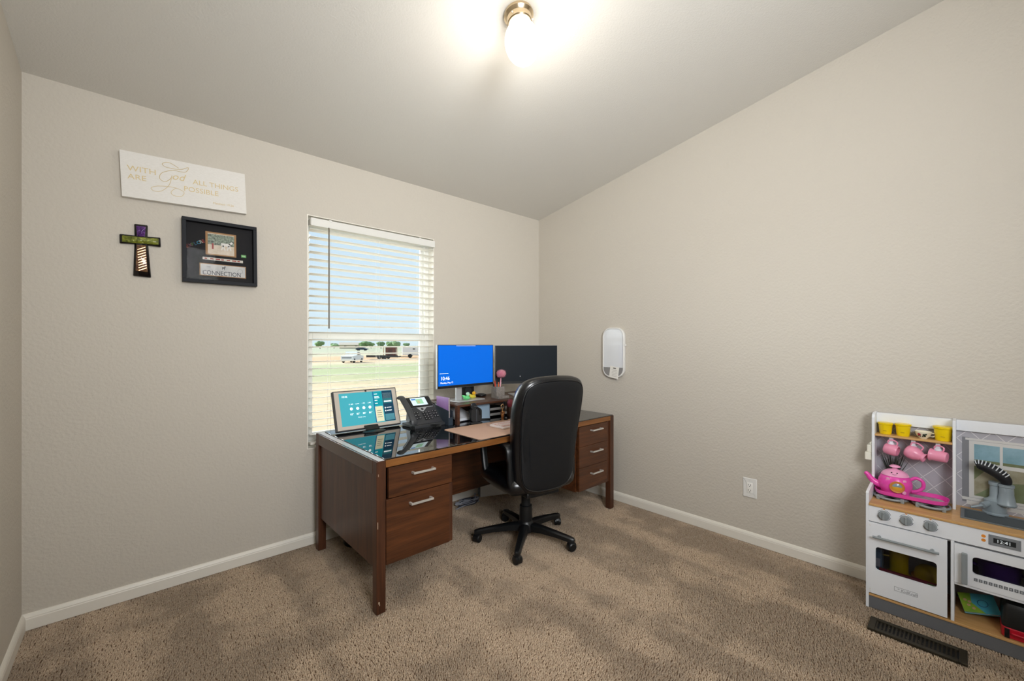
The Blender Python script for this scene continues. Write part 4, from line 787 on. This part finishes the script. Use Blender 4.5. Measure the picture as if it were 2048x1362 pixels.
for cy_ in (.262, .122): B().lathe([(0, 0), (.05, 0), (.05, .001), (0, .001)], c=(2.785, cy_, .5052), seg=26).build('burner_print', mat('burner_black', '2a2220', .4), kt, org=ko)
fx, fy = 2.888, -.088
b = B().lathe([(0, 0), (.040, 0), (.040, .006), (.035, .010), (.035, .062), (.022, .070), (.018, .078), (.017, .128), (.021, .130), (.021, .144), (0, .144)], c=(fx, fy + .010, .505), seg=24); b.build('faucet', mat('faucet_grey', '93a0a8', .35), kt, auto=40, org=ko)
B().lathe([(0, .0), (.030, 0), (.032, .006), (.028, .014), (.022, .052), (.0225, .056), (.0215, .080), (.024, .082), (.024, .092), (0, .092)], c=(fx - .022, fy - .022, .557), seg=24).build('faucet_spray', mat('faucet_grey', '93a0a8', .35), kt, auto=40, org=ko)
B().cyl((fx - .02, fy + .03, .553), (fx - .05, fy + .050, .545), .012, seg=14).cyl((fx - .045, fy + .044, .546), (fx - .062, fy + .085, .530), .005, seg=10).build('faucet_tap', mat('faucet_grey', '93a0a8', .35), kt, auto=40, org=ko)
# ---- striped toy stuck in the faucet
sx_ = thing('striped_toy_brush', 'black and white ribbed curved toy stuck into the grey play faucet', 'toy', (fx - .022, fy - .022, .650)); pth = crom([(0, 0, 0), (.0, .004, .020), (-.002, .022, .042), (-.004, .052, .062), (-.006, .080, .072), (-.007, .092, .070)], 6)
B().tube(pth, [.015 + .009 * sin(pi * i / (len(pth) - 1)) for i in range(len(pth))], 14).build('body', mat('brush_black', '14161c', .6), sx_, smooth=True)
for k in range(10):
    i = 9 + k * 2 if 9 + k * 2 < len(pth) - 1 else len(pth) - 2; p = pth[i]; d = (pth[min(i + 1, len(pth) - 1)] - pth[i - 1]).normalized(); u_ = Vector((1, 0, 0)); v_ = d.cross(u_).normalized(); v_ = v_ if v_.z > 0 else -v_; r_ = .0165 + .009 * sin(pi * i / (len(pth) - 1))
    B().tube([p + u_ * (r_ * cos(radians(20 + 140 * t_ / 8))) + v_ * (r_ * sin(radians(20 + 140 * t_ / 8))) for t_ in range(9)], .0022, 5).build('white_rib', mat('rib_white', 'd9dee4', .6), sx_)
# ---- yellow cups on the shelf
def ycup(label, y, s=1.):
    c = thing('toy_cup', label, 'toy cup', (2.868, y, .8123), 0, 'yellow toy cups'); t_ = .0015
    B().lathe([(0, 0), (.0225 * s, 0), (.0235 * s, .004), (.0275 * s, .050 * s), (.0300 * s, .052 * s), (.0300 * s, .056 * s), (.0275 * s, .056 * s), (.0255 * s, .052 * s), (.0215 * s, .004), (0, .003)], seg=28).build('cup_wall', YELLOW, c, auto=40)
    B().lathe([(.0282 * s, .048 * s), (.0305 * s, .050 * s), (.0305 * s, .0575 * s), (.0282 * s, .058 * s)], seg=28).build('rim', YELLOW, c, auto=40); B().obox((-.0255 * s, 0, .018 * s), (0, -1, 0), (.08, 0, 1), .007, .0012, .0006).build('moulded_mark', mat('yellow_mark', 'b08f10', .5), c)
ycup('yellow toy cup at the window-side end of the toy kitchen shelf', .292); ycup('yellow toy cup second from the window-side end of the shelf', .226, 1.04); ycup('largest yellow toy cup beside the flowered teacup', .086, 1.16)
tcup = thing('flowered_teacup', 'small cream toy teacup painted with a red flower on the shelf', 'toy teacup', (2.862, .153, .8123)); B().lathe([(0, 0), (.014, 0), (.015, .003), (.024, .012), (.029, .026), (.0315, .034), (.0295, .034), (.022, .014), (0, .006)], seg=28).build('bowl', mat('cup_cream', 'efe8d2', .25), tcup, auto=50)
B().tube(crom([(0, -.028, .027), (0, -.040, .029), (0, -.043, .020), (0, -.034, .013), (0, -.025, .012)], 5), .0022, 7).build('cup_handle', mat('cup_cream', 'efe8d2', .25), tcup, smooth=True)
for a, z, r_, c in ((-28, .021, .0068, 'a02038'), (-22, .013, .003, '1e3a24'), (8, .020, .0055, '1c2a24'), (16, .014, .004, '22402a'), (0, .012, .003, '1c2a24'), (22, .023, .004, '1e3a24'), (-40, .013, .003, '22402a')):
    a = radians(180 + a); R_ = .024 + (z - .012) * .36; n_ = Vector((cos(a), sin(a), -.35)).normalized(); B().lathe([(0, 0), (r_, 0), (r_ * .8, .0006), (0, .0008)], c=Vector((R_ * cos(a), R_ * sin(a), z)) + n_ * .0006, axis=n_, seg=9).build('painted_flower' if c == 'a02038' else 'painted_leaf', mat('paint_' + c, c, .4), tcup)
# ---- pink mugs on the hooks
def mug(label, y, kind, ang):
    m_ = thing('toy_mug', label, 'toy mug', (2.842, y, .752), 0, 'pink toy mugs on the hooks'); ax = Vector((-.25, -cos(radians(ang)), -sin(radians(ang)))).normalized(); c = Vector((-.004, 0, -.012)) - ax * .026
    prof = {'a': [(0, 0), (.021, 0), (.027, .006), (.0285, .03), (.027, .048), (.023, .054), (.021, .054), (.024, .046), (.0255, .03), (.024, .008), (0, .005)], 'b': [(0, 0), (.020, 0), (.029, .006), (.034, .022), (.031, .042), (.021, .060), (.018, .064), (.022, .074), (.0215, .076), (.018, .075), (.0155, .064), (.018, .058), (.028, .040), (.030, .022), (0, .005)], 'c': [(0, 0), (.022, 0), (.024, .003), (.025, .008), (.0265, .052), (.030, .056), (.0295, .060), (.024, .058), (.0225, .008), (0, .005)]}[kind]
    if kind == 'c': ax = -ax; c = Vector((-.004, 0, -.012)) - ax * .028
    B().lathe(prof, c=c, axis=ax, seg=28).build('mug_wall', PINK, m_, auto=50)
    L = {'a': (.012, .044), 'b': (.010, .050), 'c': (.016, .044)}[kind]; up = Vector((0, 0, 1)) - ax * ax.z; up.normalize(); r0 = .025 if kind != 'b' else .028; p0 = c + ax * L[0] + up * r0; p1 = c + ax * L[1] + up * r0
    B().tube(crom([p0, p0 + up * .016 - ax * .002, (p0 + p1) / 2 + up * .024, p1 + up * .016 + ax * .002, p1], 6), .0032, 8).build('handle', PINK, m_, smooth=True)
mug('pink barrel-shaped toy mug on the hook nearest the window', .268, 'a', 8); mug('pink toy jug with a flared mouth on the middle hook', .190, 'b', 22); mug('pink straight-sided toy mug on the hook beside the divider', .098, 'c', 4)
# ---- pink tray and teapot
tr = thing('toy_tray', 'hot pink oval toy tray resting on the burner grates', 'toy tray', (2.800, .194, .5275)); to = rrect(-.064, -.127, .064, .127, .050, 6)
B().loft(to, [(.008, 0), (.001, .003), (-.004, .021), (-.001, .021), (.004, .005), (.012, .004)], lambda u, v, d: Vector((u, v, d))).build('tray_dish', HOT, tr, auto=40); B().loft(inset(to, .012), [(0, .0042), (0, .0048)], lambda u, v, d: Vector((u, v, d))).build('tray_inlay', mat('tray_print', 'cfcaca', .5, var=(150, .08), col2='8d888c', stretch=(1, .25, 1)), tr)
tp = thing('toy_teapot', 'hot pink toy teapot with a smiling lid and round window on the tray', 'toy teapot', (2.800, .250, .5325))
B().lathe([(0, 0), (.052, 0), (.054, .004), (.052, .012), (.058, .022), (.0645, .042), (.063, .064), (.055, .084), (.049, .092), (0, .094)], seg=36).build('pot_body', HOT, tp, auto=50)
ld = B().lathe([(.050, .0905), (.053, .092), (.046, .104), (.030, .115), (.012, .120), (.009, .123), (.008, .128), (0, .128)], seg=30).build('lid', PALEPINK, tp, auto=50); B().lathe([(0, 0), (.012, .0005), (.021, .004), (.021, .008), (.013, .013), (0, .014)], c=(0, 0, .127), seg=22).build('lid_knob', PALEPINK, ld, auto=60)
fc = Vector((-.98, -.06, 0)).normalized(); rt = Vector((0, 0, 1)).cross(fc)    # face turned to the room
def lidp(s_, z, o=0.): R_ = .0475 - (z - .103) * 1.35; a = s_ / R_; return (fc * cos(a) + rt * sin(a)) * (R_ + o) + Vector((0, 0, z + o * .7))
for s_ in (-.011, .009): B().ball(lidp(s_, .1085, .0004), .0030, .0030, .0030, 10, 8).build('painted_eye', BLACK, ld)
B().tube([lidp(x, .1035 - .0022 * (1 - (x / .008) ** 2), .0006) for x in (-.008, -.004, 0, .004, .008)], .0007, 5).build('painted_smile', mat('smile_ink', '3a1a28', .5), ld)
def bodyp(s_, z, o=0.): R_ = .0645 - abs(z - .046) ** 2 * 5.5; a = s_ / R_; return (fc * cos(a) + rt * sin(a)) * (R_ + o) + Vector((0, 0, z)), (fc * cos(a) + rt * sin(a))
p, n_ = bodyp(.010, .046, -.001); wn = B().lathe([(.0265, 0), (.0285, .002), (.0265, .004), (.0235, .003)], c=p - n_ * .004, axis=n_, seg=28).build('window_ring', mat('ring_orange', 'c9803a', .35), tp, auto=50)
B().lathe([(0, .0), (.024, 0), (.016, .006), (0, .008)], c=p - n_ * .005, axis=n_, seg=26).build('window_dome', mat('dome_blue', '7f93a0', .12), wn, smooth=True)
b = B(); b.lathe([(0, .0), (.0235, 0), (.0155, .006), (0, .008)], c=p - n_ * .0045, axis=n_, seg=26); bmesh.ops.bisect_plane(b.bm, geom=b.bm.verts[:] + b.bm.edges[:] + b.bm.faces[:], plane_co=p + Vector((0, 0, .002)), plane_no=(0, 0, 1), clear_outer=True); b.build('window_tea', mat('tea_amber', 'd8a83a', .2), wn, smooth=True)
for s_, z in ((-.026, .077), (.040, .074), (.036, .022)): p2, n2 = bodyp(s_, z, -.0015 - (.003 if z > .07 else 0)); B().lathe([(0, 0), (.0085, 0), (.0085, .003), (.006, .004), (0, .004)], c=p2, axis=n2, seg=14).build('button', PALEPINK, tp, auto=40)
sd_ = Vector((-.20, 1, 0)).normalized()
B().tube(crom([sd_ * .050 + Vector((0, 0, .034)), sd_ * .072 + Vector((0, 0, .041)), sd_ * .090 + Vector((0, 0, .057)), sd_ * .103 + Vector((0, 0, .076)), sd_ * .114 + Vector((0, 0, .086))], 5), [.018 - .0005 * i for i in range(21)], 14).build('spout', HOT, tp, smooth=True)
hd_ = Vector((.12, -1, 0)).normalized(); B().tube(crom([hd_ * .054 + Vector((0, 0, .076)), hd_ * .075 + Vector((0, 0, .090)), hd_ * .098 + Vector((0, 0, .078)), hd_ * .100 + Vector((0, 0, .050)), hd_ * .082 + Vector((0, 0, .030)), hd_ * .060 + Vector((0, 0, .022))], 6), .0075, 10).build('handle', HOT, tp, smooth=True)
# ---- toys behind the teapot
gr = thing('toy_plant', 'dark spiky toy plant standing behind the pink teapot', 'toy plant', (2.885, .262, .505)); GD = mat('plant_dark', '3c4038', .7)
B().lathe([(0, 0), (.022, 0), (.026, .05), (.02, .09), (0, .092)], seg=16).build('pot', mat('plant_brown', '5a4432', .7), gr, auto=40)
for k in range(26):
    a = k * 2.4; sp_ = .010 + .030 * ((k * 7) % 10) / 10; d = Vector((cos(a) * sp_ * .5, sin(a) * sp_ * 1.5, 0)); h = .13 + .035 * ((k * 3) % 7) / 7; B().tube([d * .2 + Vector((0, 0, .085)), d * .7 + Vector((0, 0, .085 + (h - .05) * .6)), d * 1.15 + Vector((0, 0, .05 + h))], [.0022, .0022, .0005], 4).build('spiky_leaf', GD, gr)
gv = thing('toy_lettuce', 'bright green toy leaf behind the teapot handle', 'toy vegetable', (2.888, .148, .505)); GL = mat('leaf_green', '6f9a34', .5)
for k in range(5): B().obox((0, .012 - .012 * k, .012 + .006 * (4 - k)), (0, -.8, -.45 + .1 * k), (1, 0, .3), .018, .010, .0012).build('leaf', GL, gv)
# ---- things in the oven, microwave and lower shelf
yo = thing('oven_toy_cup', 'yellow toy cup with a handle inside the toy oven', 'toy cup', (2.760, .232, .0683)); B().lathe([(0, .0), (.045, 0), (.045, .09), (.034, .095), (.034, .16), (.041, .215), (.038, .215), (.03, .165), (0, .16)], seg=26).build('stacked_cups', YELLOW, yo, auto=40); B().tube(crom([(-.02, .034, .20), (-.025, .058, .198), (-.025, .058, .17), (-.02, .033, .168)], 4), .0035, 7).build('cup_handle', YELLOW, yo, smooth=True)
bo_ = thing('toy_bun', 'yellow toy food dome on a plate inside the toy oven', 'toy food', (2.760, .128, .0683)); B().lathe([(0, 0), (.052, 0), (.052, .115), (.048, .14), (.032, .158), (0, .163)], seg=24).build('food_dome', mat('food_yellow', 'd8b81e', .4), bo_, auto=50); B().lathe([(.048, .10), (.062, .104), (.062, .108), (.048, .108)], seg=24).build('food_plate', mat('food_tan', 'c98a4a', .5), bo_)
rp_ = thing('toy_plate', 'red toy tray along the floor of the toy oven', 'toy plate', (2.690, .190, .0683)); B().box(-.030, -.105, 0, -.012, .105, .125, .003).build('tray_wall', mat('toy_red', 'b0344a', .4), rp_); B().box(-.031, -.11, .0, -.0305, -.06, .122).build('green_edge', mat('toy_green', '5f9a2e', .4), rp_)
bg = thing('toy_bag', 'pale blue toy packet at the window side of the toy oven', 'toy packet', (2.72, .308, .0683)); B().box(-.03, -.022, 0, .03, .015, .21, .006).build('packet', mat('packet_blue', '8fb4cc', .5, var=(30, .2), col2='4f7a9a'), bg); B().box(-.031, -.015, .12, -.0302, .01, .16).build('packet_print', KWHITE, bg)
pt = thing('toy_pot', 'purple toy cooking pot inside the toy microwave', 'toy pot', (2.745, -.085, .2413)); PU = mat('purple_plastic', '6a40a8', .35); B().lathe([(0, 0), (.046, 0), (.056, .012), (.066, .10), (.070, .104), (.070, .108), (.064, .108), (.055, .02), (0, .012)], seg=30).build('pot_wall', PU, pt, auto=40)
for s_ in (-1, 1): B().tube(crom([(0, s_ * .062, .095), (0, s_ * .086, .10), (-.004, s_ * .090, .075), (0, s_ * .062, .062)], 5), .006, 8).build('pot_handle', PU, pt, smooth=True)
bk = thing('picture_book', 'blue and green cartoon picture book lying in the lower shelf', 'book', (2.770, -.022, .0685)); n_ = Vector((-.55, .1, .83)).normalized(); u_ = Vector((.30, -.95, 0)); u_ = (u_ - n_ * u_.dot(n_)).normalized(); v_ = n_.cross(u_); c = Vector((.01, -.005, .052)); hu, hv = .056, .045
for i in range(2): B().obox(c - n_ * (.001 + .009 * i), u_, v_, hu, hv, .0012).build('cover', mat('book_blue', '3f9ab8', .3, var=(14, .25), col2='5fb4c4'), bk)
B().obox(c - n_ * .0055, u_, v_, hu - .002, hv - .002, .003).build('pages', mat('page_edges', 'ddd6cb', .8), bk)
def bp_(x, y, o=.0008): return c + u_ * x + v_ * y + n_ * o
B().poly([bp_(-hu, -hv), bp_(.010, -hv), bp_(-.022, 0), bp_(-.016, hv), bp_(-hu, hv)]).build('cover_print', mat('book_green', '6fa63a', .35, var=(20, .2), col2='a0b83a'), bk); B().tube([bp_(.012 + .016 * cos(t_ * pi / 8), .016 * sin(t_ * pi / 8), .001) for t_ in range(16)], .0014, 5, closed=True).build('cover_ring', mat('book_navy', '1f5a78', .4), bk)
for x, y in ((-.034, -.012), (-.028, .004), (-.040, .012), (-.022, -.026)): B().lathe([(0, 0), (.006, 0), (.004, .0008), (0, .001)], c=bp_(x, y), axis=n_, seg=10).build('cover_figure', mat('book_tan', 'c9a07a', .4), bk)
lb = thing('lunch_box', 'black and red toy case in the lower shelf of the toy kitchen', 'toy case', (2.735, -.150, .0683)); B().loft(rrect(-.085, -.050, .11, .062, .02, 4), [(.004, .0), (0, .003), (0, .040), (.002, .042)], lambda u, v, d: Vector((u, v, d))).build('red_base', mat('case_red', 'c0142c', .35), lb, auto=40); B().loft(rrect(-.080, -.049, .11, .061, .018, 4), [(0, .0422), (0, .046), (.004, .12), (.012, .135)], lambda u, v, d: Vector((u, v, d))).build('black_lid', BLACK, lb, auto=40)
B().tube(crom([(-.085, .035, .022), (-.094, .025, .026), (-.094, -.03, .026), (-.085, -.04, .022)], 5), .004, 8).build('handle', mat('case_red', 'c0142c', .35), lb, smooth=True); B().box(-.088, .040, .002, -.084, .054, .040, .001).build('latch', BLACK, lb)
# ---- white stepped wall plug on the kitchen's side
pg = thing('wall_plug_device', 'white stepped plastic device on the end panel of the toy kitchen', 'plastic device', (2.850, KY1 + .0005, .672)); b = B()
for y0, y1, z0, z1 in ((0, .028, 0, .040), (0, .020, .040, .078), (0, .010, .078, .092)): b.box(-.022, y0, z0, .022, y1, z1, .003)
b.build('device_body', mat('device_white', 'eeecdf', .4), pg); B().box(-.014, .0282, .008, .014, .0292, .030, .0004).build('device_face', WHITE, pg)
# ------------------------------------------------------------------ outdoors
GZ = -1.0
gm_ = bpy.data.materials.new('dry_ground'); gm_.use_nodes = True; n = gm_.node_tree; p = n.nodes['Principled BSDF']; p.inputs['Roughness'].default_value = .95; p.inputs['Specular IOR Level'].default_value = .05
t = n.nodes.new('ShaderNodeTexCoord'); sx2 = n.nodes.new('ShaderNodeSeparateXYZ'); n.links.new(t.outputs['Object'], sx2.inputs[0])
nz = n.nodes.new('ShaderNodeTexNoise'); nz.inputs['Scale'].default_value = .16; nz.inputs['Detail'].default_value = 6; n.links.new(t.outputs['Object'], nz.inputs[0])
nf_ = n.nodes.new('ShaderNodeTexNoise'); nf_.inputs['Scale'].default_value = 1.8; nf_.inputs['Detail'].default_value = 6; n.links.new(t.outputs['Object'], nf_.inputs[0])
ad = n.nodes.new('ShaderNodeMath'); ad.operation = 'MULTIPLY_ADD'; ad.inputs[1].default_value = 14; n.links.new(nz.outputs[0], ad.inputs[0]); n.links.new(sx2.outputs[1], ad.inputs[2])
ra = n.nodes.new('ShaderNodeMapRange'); ra.inputs['From Min'].default_value = 0; ra.inputs['From Max'].default_value = 160; n.links.new(ad.outputs[0], ra.inputs[0])
cr_ = n.nodes.new('ShaderNodeValToRGB'); e = cr_.color_ramp.elements; SA, GRS, DI = 'c2a888', 'a0a078', 'c49c78'
stops = [(0., SA), (.19, SA), (.235, GRS), (.33, GRS), (.36, 'c4ae92'), (.41, DI), (.52, DI), (.58, 'b4a88c'), (1., 'a4a088')]
while len(e) < len(stops): e.new(.5)
for q, (ps_, c) in zip(e, stops): q.position = ps_; q.color = lin(c)
n.links.new(ra.outputs[0], cr_.inputs[0])
mg = n.nodes.new('ShaderNodeMix'); mg.data_type = 'RGBA'; mg.inputs[7].default_value = lin('9c9c70'); rf = n.nodes.new('ShaderNodeMapRange'); rf.inputs['From Min'].default_value = .55; rf.inputs['From Max'].default_value = .72; rf.inputs['To Max'].default_value = .6; n.links.new(nf_.outputs[0], rf.inputs[0]); n.links.new(rf.outputs[0], mg.inputs[0]); n.links.new(cr_.outputs[0], mg.inputs[6]); n.links.new(mg.outputs[2], p.inputs['Base Color'])
gb = B(); gb.poly([(-400, YB + .14, GZ), (700, YB + .14, GZ), (700, 900, GZ), (-400, 900, GZ)]); g_ = gb.build('ground', gm_); g_['kind'] = 'structure'
CW = mat('vehicle_white', 'e4e4e4', .35); TYRE = mat('tyre_black', '17181a', .8); CGL = mat('vehicle_glass', '2a3038', .15)
def wheel(par, x, y, r=.36, w_=.24): B().lathe([(0, -w_ / 2), (r * .92, -w_ / 2), (r, -w_ / 3), (r, w_ / 3), (r * .92, w_ / 2), (0, w_ / 2)], c=(x, y, r), axis=(0, 1, 0), seg=18).build('wheel', TYRE, par, auto=35)
tk = thing('pickup_truck', 'white pickup truck parked on the dirt beyond the grass', 'truck', (20.8, 53.3, GZ), 44); tk.scale = (.62, .80, .80)
b = B(); P = [(-2.6, .45), (2.6, .45), (2.65, .95), (2.45, 1.08), (1.25, 1.15), (.75, 1.72), (-.45, 1.75), (-.7, 1.15), (-2.6, 1.12)]; A = [b.bm.verts.new((x, -.95, z)) for x, z in P]; C = [b.bm.verts.new((x, .95, z)) for x, z in P]; b.bm.faces.new(A); b.bm.faces.new(C[::-1])
for i in range(len(P)): b.bm.faces.new((A[i], A[(i + 1) % len(P)], C[(i + 1) % len(P)], C[i]))
b.build('truck_body', CW, tk); B().box(-.40, -.96, 1.2, .72, .96, 1.62, .02).build('side_glass', CGL, tk); B().box(-2.68, -.9, .42, -2.6, .9, .62).box(2.6, -.9, .42, 2.72, .9, .62).build('bumper', CHROME, tk); B().box(-2.615, -.8, .68, -2.60, .8, .95).build('tailgate', mat('tailgate_grey', '8f9092', .5), tk)
for x in (-1.7, 1.75):
    for y in (-.85, .85): wheel(tk, x, y)
tv = thing('camper_trailer', 'white camper trailer parked beyond the window at the right', 'trailer', (35.9, 66.0, GZ), -30); B().box(-1.35, -1, .45, 1.35, 1, 2.05, .12).build('trailer_shell', CW, tv); B().box(.45, -1.01, 1.45, .85, -.99, 1.65).build('trailer_window', CGL, tv); B().box(1.3, -.08, .4, 2.2, .08, .5).build('hitch', MATTE, tv)
for y in (-.9, .9): wheel(tv, 0, y)
sh = thing('storage_shed', 'rust-brown storage shed in the yard beyond the window', 'shed', (37.1, 75.8, GZ), -35); B().box(-.9, -.9, 0, .9, .9, 1.75, .02).build('shed_wall', mat('shed_brown', '4f2a20', .7, var=(3, .2), col2='6a3a2c'), sh); B().box(-1.0, -1.0, 1.75, 1.0, 1.0, 1.86).build('shed_roof', mat('shed_roof', '5a4a40', .7), sh); B().box(-.4, -.92, 0, .4, -.9, 1.4).build('shed_door', mat('shed_door', '3f2018', .7), sh)
for k, x in enumerate((-1.25, 1.25)): B().box(x - .06, -.9, 0, x + .06, -.78, 1.9).build('shed_post', mat('post_tan', 'b59a80', .8), sh)
ft = thing('flatbed_trailer', 'low dark flatbed trailer standing before the shed', 'trailer', (29.6, 63.0, GZ), -43); B().box(-2.5, -.9, .28, 2.5, .9, .48, .02).build('trailer_deck', mat('deck_dark', '2c2e30', .7), ft); B().box(2.5, -.06, .3, 4.0, .06, .4).build('drawbar', MATTE, ft); B().box(-2.5, -.92, .48, 2.5, -.88, .62).build('side_rail', MATTE, ft)
for x in (-.45, .45):
    for y in (-.9, .9): wheel(ft, x, y, .28, .2)
cr2 = thing('parked_car', 'dark blue parked car in the far yard', 'car', (67.0, 162.0, GZ), -40); b = B(); P = [(-2.2, .3), (2.2, .3), (2.2, .8), (1.2, .9), (.6, 1.38), (-1.0, 1.4), (-1.7, .95), (-2.2, .9)]; A = [b.bm.verts.new((x, -.85, z)) for x, z in P]; C = [b.bm.verts.new((x, .85, z)) for x, z in P]; b.bm.faces.new(A); b.bm.faces.new(C[::-1])
for i in range(len(P)): b.bm.faces.new((A[i], A[(i + 1) % len(P)], C[(i + 1) % len(P)], C[i]))
b.build('car_body', mat('car_blue', '27384a', .3), cr2); B().box(-.9, -.86, .95, .5, .86, 1.3).build('car_glass', CGL, cr2)
for x in (-1.35, 1.35):
    for y in (-.8, .8): wheel(cr2, x, y, .32)
ho = thing('ranch_house', 'low beige ranch house with a gable roof on the horizon', 'house', (96.6, 250.0, GZ), -25); B().box(-6, -4, 0, 6, 4, 2.2).build('house_wall', mat('house_beige', 'd0c0aa', .8), ho); b = B(); A = [b.bm.verts.new(q) for q in ((-6.5, -4.6, 2.2), (6.5, -4.6, 2.2), (6.5, 4.6, 2.2), (-6.5, 4.6, 2.2), (-6.5, 0, 3.7), (6.5, 0, 3.7))]
for f_ in ((0, 1, 5, 4), (2, 3, 4, 5), (0, 4, 3), (1, 2, 5), (0, 3, 2, 1)): b.bm.faces.new([A[i] for i in f_])
b.build('house_roof', mat('roof_tan', 'bfae9a', .8), ho)
for x in (-3.5, 2.5): B().box(x, -4.05, .8, x + 1.3, -4.0, 1.7).build('house_window', CGL, ho)
FO = [mat('foliage_' + c, c, .9, var=(2.5, .2), col2=c2) for c, c2 in (('5f7a4c', '86a06a'), ('6c8458', '94aa78'), ('57704a', '7a9464'))]; BARK = mat('bark', '5a4a3a', .9)
def tree(label, x, y, h, wd, k):
    t_ = thing('tree', label, 'tree', (x, y, GZ), 0, 'trees on the far horizon'); b = B(); rnd = random.Random(k)
    for i in range(9):
        a = rnd.uniform(0, 6.28); r = rnd.uniform(0, wd * .33); q = rnd.uniform(.22, .36) * wd; bm = bmesh.new(); bmesh.ops.create_icosphere(bm, subdivisions=2, radius=1)
        for v_ in bm.verts: v_.co *= 1 + rnd.uniform(-.18, .22)
        b.merge(bm, Matrix.Translation((r * cos(a), r * sin(a), h * rnd.uniform(.42, .80))) @ Matrix.Diagonal((q, q, min(q, h * .24), 1)))
    b.build('crown', FO[k % 3], t_); B().cyl((0, 0, 0), (0, 0, h * .6), wd * .04, wd * .025, 8).build('trunk', BARK, t_)
def far(px, f_): r = (px - 1024) / 832.5; return (.6728 + r * .7397) * f_, (.7397 - r * .6728) * f_
for k, (px, f_, h, wd, lb_) in enumerate(((640, 235, 4.3, 5.2, 'round green tree at the window-side end of the horizon'), (668, 260, 3.2, 6.0, 'low wide tree left of the ranch house'), (684, 265, 3.4, 5.2, 'low tree touching the ranch house'), (730, 240, 4.4, 6.5, 'tall full tree just right of the ranch house'), (742, 262, 3.6, 4.6, 'smaller tree in the shadow of the tall full tree'), (762, 250, 4.2, 5.0, 'narrow tree in the middle of the horizon'), (781, 256, 4.2, 5.6, 'broad tree above the brown shed'), (793, 246, 4.6, 4.4, 'tallest thin tree right of the shed'), (812, 270, 3.4, 5.4, 'low tree behind the white camper trailer'))):
    x, y = far(px, f_); tree(lb_, x, y, h, wd, k)
